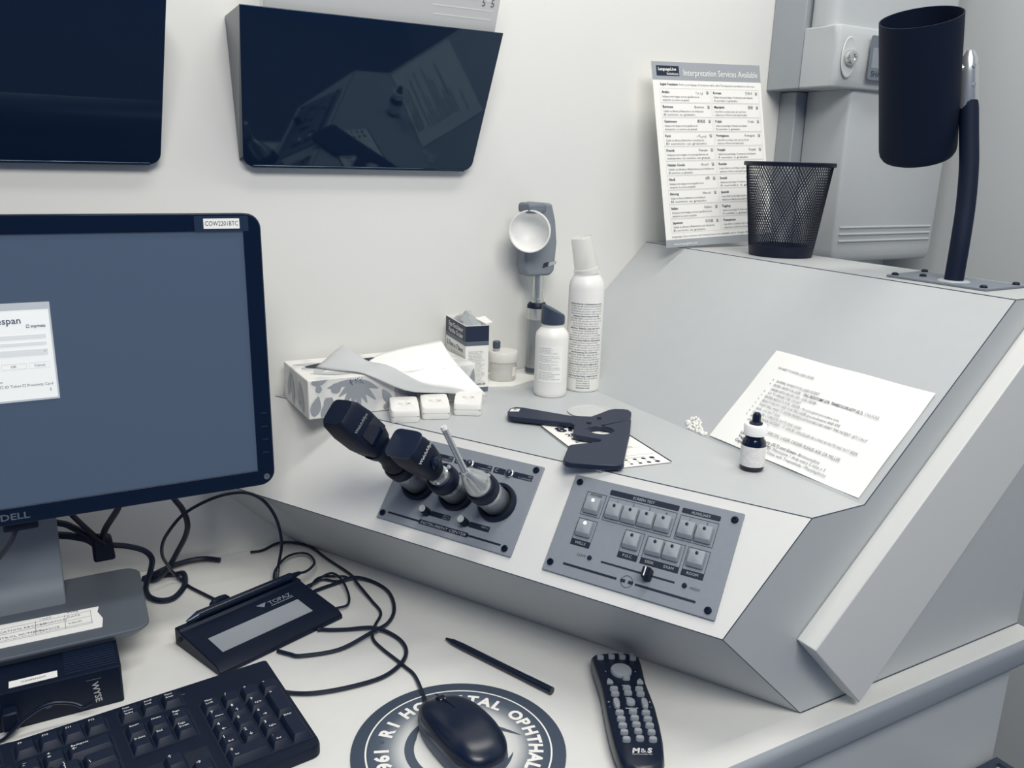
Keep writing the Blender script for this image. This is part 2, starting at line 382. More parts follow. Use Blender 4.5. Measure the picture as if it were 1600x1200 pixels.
obj('guide_fin', MB().loft([[tip+Vector((-.006, -.001, -.004)), tip+Vector((-.006, .001, -.004)), tip+Vector((-.001, .001, 0)), tip+Vector((-.001, -.001, 0))], [tip+dv*.45+Vector((-.004, -.0005, 0)), tip+dv*.45+Vector((-.004, .0005, 0)), tip+dv*.45+Vector((-.001, .0005, 0)), tip+dv*.45+Vector((-.001, -.0005, 0))]]), mat(120, .3, metal=.5), t)

# ------------------------------------------------------------------ wall pockets
GLOSS = mat(24, .035, spec=.6)
GLOSS.node_tree.nodes['Principled BSDF'].inputs['Specular Tint'].default_value = (.62, .85, 1, 1)
def pocket(dx, label):
    t = thing('wall_file_pocket', label, 'wall file', (dx, 0, 0), group='dark wall file pockets')
    xc = .4008; top = Vector((xc, -.080, .698)); bot = Vector((xc, -.012, .522)); v = (top-bot); H = v.length; v.normalize(); n = Vector((1, 0, 0)).cross(v)
    r = .014; hw0, hw1 = .1587, .1678; out = []
    for i in range(7):
        a = -PI/2 - PI/2*i/6; out.append((-hw0+r+r*math.cos(a), r+r*math.sin(a)))
    out += [(-hw1, H), (hw1, H)]
    for i in range(7):
        a = 0 - PI/2*i/6; out.append((hw0-r+r*math.cos(a), r+r*math.sin(a)))
    out = out[::-1]
    f = obj('front_panel', MB().plate(out, [], -.003, 0), GLOSS, t, bevel=.001); f.matrix_local = basis(bot, (1, 0, 0), v, n)
    bt = obj('bottom_panel', MB().box(xc-hw0+.012, -.014, .521, xc+hw0-.012, -.001, .5245), GLOSS, t, bevel=.001)
    for s in (-1, 1):
        a = [(xc+s*hw0, -.0125, .534), (xc+s*hw1, -.0795, .698), (xc+s*hw1, -.001, .695), (xc+s*(hw0+.001), -.001, .530)]
        b = [(x-s*.003, y, z) for x, y, z in a]
        m = MB().add(a+b, [(0, 1, 2, 3), (7, 6, 5, 4), (0, 4, 5, 1), (1, 5, 6, 2), (2, 6, 7, 3), (3, 7, 4, 0)] if s > 0 else [(3, 2, 1, 0), (4, 5, 6, 7), (1, 5, 4, 0), (2, 6, 5, 1), (3, 7, 6, 2), (0, 4, 7, 3)])
        obj('side_panel', m, GLOSS, t)
    obj('back_panel', MB().loft([[(xc-hw0-.0, y, .534), (xc+hw0, y, .534), (xc+hw1-.001, y, .692), (xc-hw1+.001, y, .692)] for y in (-.0035, -.0008)]), GLOSS, t)
    return t
pocket(0, 'glossy dark wall file pocket holding papers, right one above the desk')
pocket(-.4115, 'glossy dark wall file pocket partly cut off at the upper left')
t = thing('paper_folder', 'pale sheets in a clear sleeve standing in the right wall pocket', 'papers')
def leaning(x0, x1, dy, zt, name, mm):
    y = lambda z: -.0088-(z-.53)*.372+dy
    m = MB().loft([[(x0, y(.53)-.0006, .53), (x1, y(.53)-.0006, .53), (x1, y(.53), .53), (x0, y(.53), .53)], [(x0, y(zt)-.0006, zt), (x1, y(zt)-.0006, zt), (x1, y(zt), zt), (x0, y(zt), zt)]])
    return obj(name, m, mm, t)
leaning(.262, .560, .001, .80, 'sheet', mat(212, .6)); leaning(.258, .5555, .003, .79, 'sheet', PAPER); leaning(.267, .545, .005, .795, 'sheet', mat(220, .7))
m = MB(); yy = lambda z: -.0088-(z-.53)*.372+.0001
for z, x0, x1 in ((.722, .468, .552), (.712, .470, .551), (.733, .468, .552)):
    m.add([(x0, yy(z), z), (x1, yy(z), z), (x1, yy(z+.0015), z+.0015), (x0, yy(z+.0015), z+.0015)], [(0, 1, 2, 3)])
obj('sleeve_crease', m, mat(236, .4), t)
m = MB(); write(m, '5  5', .535, 0, .012, al='l', z=0); m.map(lambda x, y, z: (x, yy(.727+y)-.0003, .727+y)); obj('lettering', m, GREYTXT, t)

# ------------------------------------------------------------------ sharps cabinet
CAB = mat(182, .5, noise=.02, nscale=30); CABD = mat(160, .55)
t = thing('sharps_cabinet', 'pale grey wall sharps cabinet with a chrome lock behind the lamp', 'sharps cabinet')
obj('housing', MB().box(1.128, -.070, .6645, 1.445, -.0006, .95), CABD, t, bevel=.002)
m = MB().loft([[(x, y, z) for x, y in rrect(1.130, -.130, 1.443, -.0705, .022, 5)] for z in (.757, .95)]); obj('upper_cover', m, CAB, t)
out = []
rings = []
for z in [.664+.0155*i/1.0*1.0 for i in range(7)]:
    b = .010*(1-((z-.7105)/.0465)**2)
    rings.append([(1.128, -.0705, z), (1.128, -.133-b*.4, z), (1.136, -.139-b*.5, z), (1.285, -.142-b, z), (1.438, -.139-b*.5, z), (1.445, -.0705, z)][::-1])
obj('lock_box', MB().loft(rings), CAB, t, bevel=.003, sharp=50)
lk = obj('lock_recess', MB().loft([sring(.034, .062, 0, 2, 30), sring(.031, .058, .0012, 2, 30), sring(.026, .052, .0004, 2, 30)]), mat(196, .4), t); lk.matrix_local = basis((1.151, -.1455, .709), (1, 0, 0), (0, 0, 1), (0, -1, 0))
l2 = obj('lock_barrel', MB().lathe([(.0115, 0), (.0115, .006), (.0095, .010), (.005, .0105), (.0045, .0085)], 24), CHROME, lk, loc=(0, -.001, .0006))
o = obj('label_plate', MB().prism(rrect(0, 0, .060, .066, .004), 0, .0012), mat(112, .5), t); o.matrix_local = basis((1.190, -.1525, .678), (1, 0, 0), (0, 0, 1), (0, -1, 0))
obj('label_window', MB().rect(.006, .018, .054, .048, .0014), mat(140, .3), o)
m = MB(); write(m, 'SHARPS', .007, .005, .0125, z=.0015, bold=.01); write(m, '!', .043, .051, .012, z=.0015); obj('lettering', m, TXT, o)
m = MB(); rings = []
for z, s in ((.384, .93), (.387, .965), (.394, .99), (.405, 1), (.6638, 1)):
    cx, cy = 1.312, -.0655; sx = s*(1 if z > .6 else .985)
    rings.append([(cx+(x-cx)*sx, cy+(y-cy)*s if y < -.05 else y, z) for x, y in rrect(1.184, -.132, 1.452, -.0385, .006, 3)])
obj('wall_bracket', MB().box(1.1625, -.038, .40, 1.447, -.0006, .664), CABD, t, bevel=.002)
m.loft(rings); obj('lower_body', m, CAB, t, sharp=50)
for z in (.443, .4315, .4200): obj('rib', MB().tube([(1.196, -.1322, z), (1.438, -.1322, z)], .0022, 8, 1), CAB, t)

# ------------------------------------------------------------------ interpretation sign
r_ = Vector((.99872, -.03023, .04060)); u_ = Vector((-.03350, .20648, .97788)); n_ = r_.cross(u_)
t = thing('interpretation_sign', 'printed language interpretation sign leaning at the back of the console top', 'sign', mtx=basis((.85414, -.09785, .41483), r_, u_, n_))
W, H = .2159, .2794
obj('card', MB().box(0, 0, -.0008, W, H, 0), mat(236, .55), t)
for a_, b_ in ((.2525, H), (0, .0115)): obj('grey_band', MB().rect(0, a_, W, b_, .0002), mat(158, .6), t)
obj('logo_block', MB().rect(.008, .2585, .051, .2735, .0004), mat(30, .5), t)
m = MB(); write(m, 'LanguageLine', .0115, .2665, fit=.034, size=.0062, z=.0006, bold=.02); write(m, 'Solutions', .049, .2600, fit=.022, size=.0050, z=.0006, al='r', bold=.01)
write(m, 'Interpretation Services Available', .0595, .2595, fit=.150, size=.0135, z=.0006); write(m, 'www.languageline.com', .014, .003, .005, z=.0006); obj('white_lettering', m, mat(242, .6), t)
ln = MB(); tx = MB(); ts = MB()
write(tx, 'English Translation:', .013, .2445, fit=.034, size=.0046, z=.0005, bold=.02); write(ts, 'Point to your language. An interpreter will be called. The interpreter is provided at no cost to you.', .049, .2445, fit=.153, size=.0042, z=.0005, res=1)
langs = [('Arabic', 'عربي', 'Korean', '한국어'), ('Burmese', 'Burmese', 'Mandarin', '國語'), ('Cantonese', '廣東話', 'Polish', 'Polski'), ('Farsi', 'فارسی', 'Portuguese', 'Português'), ('French', 'Français', 'Punjabi', 'Punjabi'),
         ('Haitian Creole', 'Kreyòl', 'Russian', 'Русский'), ('Hindi', 'हिंदी', 'Somali', 'Af-Soomaali'), ('Hmong', 'Hmoob', 'Spanish', 'Español'), ('Italian', 'Italiano', 'Tagalog', 'Tagalog'), ('Japanese', '日本語', 'Vietnamese', 'Tiếng Việt')]
body = ['Indiquez votre langue et nous appellerons un', 'interprète. Le service est gratuit.', 'Lonje dwèt ou sou lang ou pale a epi n ap rele yon', 'entèprèt pou ou. Nou ba ou sèvis entèprèt la gratis.',
        'Señale su idioma y llamaremos a un intérprete', 'El servicio es gratuito', 'Indicare la propria lingua. Un interprete sarà chiamato', 'Il servizio è gratuito']
rows = 10; y_t = .2405; rh = (.2405-.021)/rows
for i, L in enumerate(langs):
    yb = y_t-rh*(i+1)
    for c_ in (0, 1):
        x0 = .0115+c_*.1005; x1 = x0+.098
        ln.frame(x0, yb+.0004, x1, yb+rh-.0004, .0003, .0003)
        write(tx, L[c_*2], x0+.003, yb+rh-.0078, .0056, z=.0005, bold=.02, res=1)
        write(ts, L[c_*2+1], x1-.015, yb+rh-.0078, .0054, z=.0005, al='r', res=1); write(tx, '☎', x1-.003, yb+rh-.0078, .0052, z=.0005, al='r', res=1)
        k_ = (i*2+c_*3) % 4*2; f1 = random.uniform(.062, .090); f2 = random.uniform(.045, .086)
        write(ts, body[k_], x0+.004, yb+.0078, fit=f1, size=.0047, z=.0005, res=1); write(ts, body[k_+1], x0+.004, yb+.0026, fit=f2, size=.0047, z=.0005, res=1)
write(ts, 'Language Line services and interpreters are available at no charge. Ask the front desk.', .0115, .0145, fit=.19, size=.0042, z=.0005, res=1)
obj('table_rules', ln, mat(190, .6), t); obj('bold_print', tx, mat(45, .6), t); obj('fine_print', ts, mat(85, .6), t)

# ------------------------------------------------------------------ mesh cup
t = thing('mesh_pen_cup', 'black wire mesh pencil cup standing on the console top', 'pencil cup', (.9675, -.2195, Z4))
r0, r1, hc = .0445, .0608, .1335
obj('base_band', MB().lathe([(r0, .0002), (r0+.0005, .001), (r0+.0022, .0155), (r0+.0008, .0158), (r0-.0008, .003)], 48, cap1=True), BLACK, t)
obj('rim', MB().lathe([(r1-.0006, hc-.006), (r1+.0030, hc-.006), (r1+.0034, hc-.001), (r1+.002, hc), (r1-.0006, hc-.001), (r1-.0006, hc-.006)], 56, cap0=False, cap1=False), BLACK, t)
m = MB(); N = 84; ns = 20
for sgn in (-1, 1):
    for j in range(N):
        pts = []
        for i in range(ns+1):
            f = i/ns; z = .014+f*(hc-.019); r = r0+(r1-r0)*(z/hc); a = 2*PI*j/N + sgn*f*1.15
            pts.append(Vector((r*math.cos(a), r*math.sin(a), z)))
        m.tube(pts, .00052, 3, 1)
o = obj('wire_mesh', m, BLACK, t); o['kind'] = 'stuff'

# ------------------------------------------------------------------ lamp
t = thing('exam_lamp', 'black cylindrical exam lamp on a flexible stem screwed to the console top', 'lamp')
bp = [(.9141, -.4422), (.9172, -.5676), (.9965, -.5655), (.9978, -.4312)]
obj('base_plate', MB().prism(bp, Z4+.0003, Z4+.0030), mat(120, .45), t, bevel=.0006)
for x, y in ((.921, -.449), (.924, -.560), (.990, -.558), (.991, -.440), (.945, -.470)): obj('screw', MB().lathe([(.0042, 0), (.004, .0018), (.0026, .0030), (.0006, .0032)], 16), BLACK, t, loc=(x, y, Z4+.003))
obj('stem_flange', MB().lathe([(.0175, 0), (.0165, .0012), (.0125, .0016)], 28), mat(170, .4), t, loc=(.9420, -.5122, Z4+.003))
stem = [(.9420, -.5122, Z4+.0035), (.9473, -.5091, .4602), (.9578, -.5017, .5036), (.9657, -.4928, .547), (.9700, -.4830, .5867), (.9725, -.4755, .6195)]
obj('stem', MB().tube(stem, .0105, 18, 8), mat(8, .65, spec=.2), t)
T = Vector((.9010, -.4492, .7075)); B_ = Vector((.9600, -.4275, .5590)); ax = (T-B_).normalized(); L_s = (T-B_).length
xx = ax.orthogonal().normalized(); M_ = basis(B_, xx, ax.cross(xx), ax)
sh = obj('shade', MB().lathe([(.0020, -.004), (.030, -.003), (.040, 0), (.0425, .004), (.0435, .010), (.0440, L_s), (.0427, L_s), (.0418, .014), (.038, .006), (.002, .004)], 56), mat(9, .7, spec=.2), t); sh.matrix_local = M_
bu = obj('bulb_socket', MB().lathe([(.016, .006), (.016, .035), (.012, .045), (.018, .06), (.022, .08), (.014, .098), (.002, .102)], 24), mat(60, .4), sh)
bk = MB(); c0 = Vector((.9725, -.4765, .6125)); c1 = Vector((.9690, -.4705, .664)); d_ = (c1-c0).normalized(); e1 = Vector((.86, -.5, 0)).normalized(); e1 = (e1-d_*e1.dot(d_)).normalized(); e2 = d_.cross(e1)
def ovalring(c, w_, h_): return [c+e1*w_*math.cos(2*PI*j/16)+e2*h_*math.sin(2*PI*j/16) for j in range(16)]
obj('chrome_bracket', bk.loft([ovalring(c0, .0115, .0095), ovalring(c0+d_*.004, .0120, .0098), ovalring(c0+d_*.040, .0105, .0085), ovalring(c0+d_*.055, .0095, .008), ovalring(c0+d_*.064, .005, .005)]), CHROME, t)
hinge = c0+d_*.046; axp = B_+ax*((hinge-B_).dot(ax)); dirh = (axp-hinge).normalized()
obj('hinge_screw', MB().tube([hinge-dirh*.004, hinge+dirh*((axp-hinge).length-.0433)], .0055, 12, 1), CHROME, t)
for f in (.025, .046): obj('rivet', MB().tube([c0+d_*f-e2*.0078+e1*.001, c0+d_*f-e2*.0096+e1*.001], .0022, 10, 1), STEEL, t)

# ------------------------------------------------------------------ monitor
m0 = Vector((-.0386, -.192, .172)); mv = (Vector((0, .012, .304))).normalized(); mu = Vector((1, 0, 0)); mn = mu.cross(mv)
mon = thing('computer_monitor', 'black widescreen computer monitor showing a login window', 'monitor', mtx=basis(m0, mu, mv, mn))
hw, hv = .2585, .3045
obj('back_shell', MB().loft([[(x*s, .152+(y-.152)*s, z) for x, y in rrect(-hw, 0, hw, hv, .016, 6)] for s, z in ((.90, -.052), (.97, -.040), (1.003, -.020), (1.004, -.0015))]), mat(60, .35, metal=.3), mon)
obj('bezel', MB().plate(rrect(-hw, 0, hw, hv, .016, 6), [[(-.2405, .0176), (.2405, .0176), (.2405, .2865), (-.2405, .2865)]], -.0012, .0012), BLACKG, mon, bevel=.0007)
obj('screen', MB().box(-.241, .017, -.0010, .241, .287, -.0008), mat(70, .2, emit=.60, spec=.5), mon)
wn = MB().rect(-.060, .1247, .0515, .2217, -.0003); win = obj('login_window', wn, mat(205, .3, emit=.62, spec=.2), mon)
zb = .0002; m = MB().rect(-.060, .2150, .0515, .2217, zb).rect(.0500, .1247, .0515, .2150, zb).rect(-.06, .1247, .0515, .1266, zb); obj('title_bar', m, mat(160, .3, emit=.62), win)
m = MB()
for y0_, y1_ in ((.1865, .1905), (.1800, .1830), (.1700, .1725)): m.rect(-.055, y0_, .0455, y1_, zb)
m.frame(.0045, .1572, .0262, .1632, .0006, zb); m.frame(.0282, .1572, .0462, .1632, .0004, zb); m.rect(-.055, .1715, .0460, .1760, zb)
obj('form_fields', m, mat(188, .3, emit=.6), win)
m = MB(); write(m, 'Lifespan', .0254, .2020, fit=.0285, size=.0090, al='r', z=.0004, bold=.01); write(m, 'OK', .0150, .1588, .0034, al='c', z=.0004); write(m, 'Cancel', .0372, .1588, .0034, al='c', z=.0004)
write(m, '□ ID Token', .0015, .1395, .0036, z=.0004); write(m, '□ Proximity Card', .0205, .1395, .0036, z=.0004); write(m, 'Logon', -.004, .1445, .0034, z=.0004); write(m, 'S', .0435, .1335, .0038, z=.0004); write(m, '▾', .0425, .1722, .004, z=.0004)
obj('lettering', m, mat(70, .5, emit=.3), win)
m = MB(); write(m, '□ imprivata', .0460, .1975, fit=.0165, size=.0040, al='r', z=.0004, bold=.02); obj('logo', m, mat(60, .5), win)
m = MB().add([(x, y, .0015) for x, y in ((.1913, .2863), (.2461, .2863), (.2461, .3025), (.1913, .3025))], [(0, 1, 2, 3)]); obj('clear_tape', m, mat(46, .12), mon)
lb = obj('asset_label', MB().box(.2004, .2893, .0015, .2369, .2998, .0018), PAPER, mon)
m = MB(); write(m, 'COW2201BTC', .2187, .2925, fit=.0335, size=.0068, al='c', z=.0020); obj('lettering', m, TXT, lb)
m = MB(); write(m, 'DELL', 0, .0052, fit=.0255, size=.0095, al='c', z=.0014, bold=.02); obj('logo', m, mat(92, .4), mon)
for y in (.0844, .069, .0537, .0385): obj('menu_button', MB().box(.2470, y-.001, .001, .2540, y+.001, .0019), mat(24, .4), mon)
pb = obj('power_button', MB().lathe([(.0034, 0), (.0034, .0010), (.0022, .0012), (.0022, .0005)], 20), mat(120, .3, metal=.5), mon, loc=(.2498, .0096, .0012))
obj('cable_plug', MB().loft([sring(.032, .010, z, 4, 24, 0, 0) for z in (0, .014)]), BLACK, mon).matrix_local = basis((.003, -.0005, -.013), (1, 0, 0), (0, 0, -1), (0, -1, 0)) @ Matrix.Translation((0, 0, -.004))
# stand (world frame parts: parented with inverse)
Wi = mon.matrix_world.inverted() if False else basis(m0, mu, mv, mn).inverted()
def wpart(name, mb, mm, bevel=0): o = obj(name, mb, mm, mon, bevel=bevel); o.matrix_local = Wi; return o
bo = rrect(-.150, -.2375, .0725, -.088, .018, 6)
bo = [(x+(.004 if x > 0 and y > -.12 else 0)*1, y) for x, y in bo]
m = MB().dome(bo, [(.93, .0409), (.985, .0468), (1, .0486), (1, .0506), (.993, .0516)]); wpart('stand_base', m, SILVER)
pf = [(-.150, .0512), (-.136, .0540), (-.125, .062), (-.120, .075), (-.118, .10), (-.112, .30), (-.088, .30), (-.088, .0512)]
m = MB().loft([[(x, y, z) for y, z in pf] for x in (-.0738, -.0034)]); wpart('stand_neck', m, mat(128, .6, metal=.1), .0015)
wpart('hinge_block', MB().box(-.075, -.140, .26, -.003, -.110, .34), SILVER)
lb = wpart('paper_label', MB().loft([[(-.110, -.216, z), (.0270, -.2185, z), (.0290, -.200, z), (.0250, -.183, z), (.0272, -.1715, z), (-.110, -.166, z)] for z in (.0518, .0522)]), PAPER)
m = MB()
for y in (-.178, -.190, -.203): m.rect(-.11, y-.0002, .0185, y+.0002, .0525)
for x in (-.034, -.0065, .0185): m.rect(x-.0002, -.206, x+.0002, -.176, .0525)
m.rect(-.11, -.2062, .0185, -.2058, .0525)
for x, y, s in ((-.105, -.187, 'ASSET IDENTIFICATION RECORD'), (-.105, -.200, 'PROPERTY CONTROL NUMBER'), (-.030, -.187, 'LOCATION'), (-.030, -.2005, 'SERVICE'), (-.004, -.184, 'DATE'), (-.004, -.198, 'VALID'), (-.030, -.1765, 'UNIT'), (-.004, -.1745, 'TYPE')):
    write(m, s, x, y, .0055 if x < -.05 else .005, z=.0525, res=1)
o = obj('printed_form', m, mat(120, .6), lb)

# ------------------------------------------------------------------ thin client under the monitor
t = thing('thin_client', 'flat black thin client box lying under the monitor base', 'computer', (0, 0, 0))
obj('casing', MB().loft([[(x, y, z) for x, y in rrect(-.160, -.2832, .038, -.095, .003, 3)] for z in (.0003, .0385, .0400)] + [[(x*.999, -.19+(y+.19)*.99, .0404) for x, y in rrect(-.160, -.2832, .038, -.095, .003, 3)]]), BLACK, t)
for i in range(11):
    y = -.2755+i*.0046
    obj('vent_rib', MB().box(-.012, y-.0012, .0402, .0345, y+.0012, .0415), mat(26, .4), t)
lb = obj('white_sticker', MB().box(-.0592, -.2755, .0402, -.0180, -.2640, .0407), PAPER, t)
m = MB(); write(m, 'CL0040FE4A6D70', -.0386, -.2712, fit=.021, size=.0042, al='c', z=.0409, rot=0); obj('printed_code', m, TXT, lb)
m = MB(); write(m, 'WYSE', 0, 0, fit=.0225, size=.0082, al='c', z=0, bold=.02)
obj('lettering', m, mat(175, .5), t).matrix_local = basis((.0115, -.2836, .0180), (.1, 0, -1), (1, 0, .1), (0, -1, 0))
m = MB().rect(.0060, 0, .0190, .0006, 0); obj('trim_line', m, mat(110, .4), t).matrix_local = basis((0, -.2836, .0325), (1, 0, 0), (0, 0, 1), (0, -1, 0))
for x, z in ((-.0285, .0170), (-.0385, .0160)): obj('port', MB().tube([(x, -.2830, z), (x, -.2845, z)], .0034 if x > -.03 else .001, 12, 1), mat(70, .3, metal=.6), t)
t = thing('usb_cable', 'thin black cable arching in front of the thin client', 'cable')
obj('plug', MB().box(-.067, -.298, .008, -.053, -.2838, .027), BLACK, t, bevel=.002)
obj('cord', MB().tube([(.0085, -.3050, .022), (.0007, -.303, .0185), (-.0075, -.300, .0227), (-.0207, -.300, .0278), (-.032, -.300, .0276), (-.0425, -.300, .0231), (-.0518, -.300, .0172), (-.0613, -.300, .008), (-.0703, -.300, .0026), (-.09, -.302, .0022)], .0018, 8, 5), CABLE, t)
t = tag(obj('network_cable', MB().tube([(-.11, -.3120, .0025), (-.0697, -.3088, .0025), (-.0554, -.3100, .0025), (-.048, -.3110, .003)], .0021, 8, 5), CABLE), 'short black cable end behind the keyboard at the left edge', 'cable')

# ------------------------------------------------------------------ keyboard
ka = math.radians(6.3)
kb = thing('keyboard', 'black full size computer keyboard in front of the monitor', 'keyboard', (.1745, -.3085, 0), ka)
zb0, zf0, dp = .022, .012, .146; sl = math.atan((zb0-zf0)/dp); zt = lambda v: zb0-(zb0-zf0)*v/dp
out = [(x if x < -.2 or y < -.07 else -(-x*.35), y if y < -.07 else y*.35) for x, y in rrect(-.452, -dp, .0, .0, .010, 5)]
m = MB().loft([[(x*1+(0), y, .0006) for x, y in out], [(x, y, zt(-y)-.003) for x, y in out], [(-.226+(x+.226)*.996, -.074+(y+.074)*.985, zt(-y)) for x, y in out]])
obj('case', m, BLACK, kb)
def cap(wd, ht=.0178):
    w_ = wd*.01905-.0009
    return MB().loft([[(x, y, 0) for x, y in rrect(-w_/2, -ht/2, w_/2, ht/2, .0012, 2)], [(x, y, .0058) for x, y in rrect(-w_/2+.0024, -ht/2+.0034, w_/2-.0024, ht/2-.0010, .0018, 2)], [(x, y, .0064) for x, y in rrect(-w_/2+.0030, -ht/2+.0040, w_/2-.0030, ht/2-.0016, .0016, 2)]])
kc = {}
legend = MB()
def key(u, v, s='', wd=1, tall=False, fs=.0034, extra=()):
    kk = (wd, tall)
    if kk not in kc:
        o = obj('key', cap(wd, .0178+.01905*tall), KEYM, kb); kc[kk] = o
    else:
        o = kc[kk].copy(); C.objects.link(o); o.parent = kb
    o.location = (u, -v, zt(v)+.0001); o.rotation_euler = (sl, 0, 0)
    yb = -v/math.cos(sl); w_ = wd*.01905/2
    lines = s.split('|'); x_ = u-w_+.0045
    for i, l in enumerate(lines):
        if l: write(legend, l, x_, yb+.0040+(.0095 if tall else 0)-i*.0042, fs if len(l) > 1 else .0050, z=0, bold=.012, res=1)
    for l, dx, dy in extra: write(legend, l, x_+dx, yb+dy, .0030 if len(l) > 1 else .0048, z=0, bold=.012, res=1)
wells = MB()
def well(u0, v0, u1, v1): wells.add([(u0, -v1, zt(v1)+.00025), (u1, -v1, zt(v1)+.00025), (u1, -v0, zt(v0)+.00025), (u0, -v0, zt(v0)+.00025)], [(0, 1, 2, 3)])
pt = .01905; F0 = .0200; R0 = .0470
rowv = [R0+.019*i for i in range(5)]
npu = [-.0710+pt*i for i in range(4)]
for j, L in enumerate((('Num|Lock', '/', '*', '-'), ('7', '8', '9', None), ('4', '5', '6', '+'), ('1', '2', '3', None), (None, None, '.', None))):
    for i, s in enumerate(L):
        if s is None or s == '+': continue
        ex = {'7': [('Home', .002, -.003)], '9': [('PgUp', .002, -.003)], '8': [('↑', .002, -.004)], '4': [('←', .002, -.004)], '6': [('→', .003, -.004)], '1': [('End', .002, -.003)], '2': [('↓', .002, -.004)], '3': [('PgDn', .002, -.003)], '.': [('Del', .002, -.003)]}.get(s, [])
        key(npu[i], rowv[j], s, extra=ex)
key(npu[3], (rowv[1]+rowv[2])/2, '+', tall=True); key(npu[3], (rowv[3]+rowv[4])/2, 'Enter', tall=True); key((npu[0]+npu[1])/2, rowv[4], '0', wd=2, extra=[('Ins', .002, -.003)])
well(npu[0]-.0105, rowv[0]-.0105, npu[3]+.0105, rowv[4]+.0105)
nvu = [-.1390+pt*i for i in range(3)]
for i, s in enumerate(('Print|Screen|SysRq', 'Scroll|Lock', 'Pause|Break')): key(nvu[i], F0-.001, s, fs=.0030)
for i, s in enumerate(('Insert', 'Home', 'Page|Up')): key(nvu[i], rowv[0], s)
for i, s in enumerate(('Delete', 'End', 'Page|Down')): key(nvu[i], rowv[1], s)
well(nvu[0]-.0105, F0-.0115, nvu[2]+.0105, F0+.0095); well(nvu[0]-.0105, rowv[0]-.0105, nvu[2]+.0105, rowv[1]+.0105)
key(nvu[1], rowv[3], '↑')
for i, s in enumerate('←↓→'): key(nvu[i], rowv[4], s)
well(nvu[0]-.0105, rowv[3]-.0105, nvu[2]+.0105, rowv[4]+.0105)
mr = -.1590                                  # right edge of the main block
for i in range(12):
    u = mr-pt*(11-i)-.0095-(.0095 if i < 8 else 0)-(.0095 if i < 4 else 0)
    key(u, F0, 'F%d' % (i+1))
key(mr-15*pt+.0095, F0, 'Esc'); well(mr-4*pt-.001, F0-.0105, mr+.001, F0+.0105); well(mr-15*pt-.001, F0-.0105, mr-4*pt-.0085, F0+.0105)
def row(v, items):
    u = mr-15*pt
    for s, wd in items: key(u+wd*pt/2, v, s, wd); u += wd*pt
row(rowv[0], [('~|`', 1)] + [(a, 1) for a in ('!|1', '@|2', '#|3', '$|4', '%|5', '^|6', '&|7', '*|8', '(|9', ')|0', '_|-', '+|=')] + [('Backspace|←', 2)])
row(rowv[1], [('Tab', 1.5)] + [(a, 1) for a in 'QWERTYUIOP'] + [('{|[', 1), ('}|]', 1), ('||\\', 1.5)])
row(rowv[2], [('Caps Lock', 1.75)] + [(a, 1) for a in 'ASDFGHJKL'] + [(':|;', 1), ('"|\'', 1), ('Enter', 2.25)])
row(rowv[3], [('Shift', 2.25)] + [(a, 1) for a in 'ZXCVBNM'] + [('<|,', 1), ('>|.', 1), ('?|/', 1), ('Shift', 2.75)])
row(rowv[4], [('Ctrl', 1.5), ('Alt', 1.5), ('', 1), ('', 7), ('Alt', 1), ('', 1), ('Ctrl', 2)])
well(mr-15*pt-.001, rowv[0]-.0105, mr+.001, rowv[4]+.0105)
obj('key_well', wells, INK, kb)
obj('key_legends', legend, mat(225, .5), kb, loc=(0, 0, zb0+.0068), rot=(sl, 0, 0))
m = MB()
for u, s in ((-.103, ''), (-.090, '')): m.rect(u, -.0135, u+.003, -.0127, zt(.013)+.0003)
obj('status_light', m, mat(120, .5), kb)

# ------------------------------------------------------------------ signature pad and stylus
ta = math.radians(20); tm = Matrix.Translation((.0990, -.2000, 0)) @ Matrix.Rotation(ta, 4, 'Z')
t = thing('signature_pad', 'black electronic signature pad with a long grey display strip', 'signature pad', mtx=tm)
zp = lambda y: .0215+(.0215-.0095)/.092*y if y > -.080 else .0110-(-.080-y)*.28
sec = [(0, .0006), (0, .021), (-.002, .0225), (-.010, .0225), (-.012, zp(-.012)), (-.075, zp(-.075)), (-.086, zp(-.080)-.0010), (-.0925, .0055), (-.0930, .0006)]
m = MB().loft([[(x, y, z) for y, z in sec] for x in (0, .163)]); obj('case', m, BLACK, t, bevel=.0022)
dl = math.atan((.0215-.0095)/.092)
d = obj('display', MB().box(.0175, -.0705, 0, .1365, -.0405, .0004), mat(150, .35, noise=.03), t)
for o_ in (d,): o_.matrix_local = Matrix.Translation((0, 0, zp(0)+.0002)) @ Matrix.Rotation(dl, 4, 'X')
m = MB(); write(m, 'TOPAZ', .105, -.0300, fit=.031, size=.0100, z=.0004, bold=.01); m.add([(.0905, -.0222, .0004), (.0970, -.0300, .0004), (.1035, -.0222, .0004)], [(0, 1, 2)]); m.rect(.105, -.0330, .136, -.0318, .0004)
o = obj('lettering', m, mat(130, .5), t); o.matrix_local = Matrix.Translation((0, 0, zp(0)+.0002)) @ Matrix.Rotation(dl, 4, 'X')
obj('pen_clip', MB().loft([sring(.026, .010, z, 2.2, 24, .060, .0052) for z in (.0195, .0290)] + [sring(.018, .007, .0330, 2.2, 24, .060, .0052)]), BLACK, t)
m = MB().tube([(-.0005, -.012, .012), (-.0008, -.013, .012)], .003, 12, 1); obj('side_jack', m, INK, t)
t = thing('stylus_pen', 'black tethered stylus lying along the back of the signature pad', 'stylus', mtx=tm)
obj('barrel', MB().tube([(.026, -.0055, .0280), (.036, -.0055, .0280), (.126, -.0050, .0280), (.152, -.0050, .0280)], .0053, 14, 3), mat(9, .25), t)
obj('nib', MB().tube([(.026, -.0055, .0280), (.012, -.0058, .0262)], .0050, 12, 1, rend=.0014), mat(60, .25, metal=.4), t)
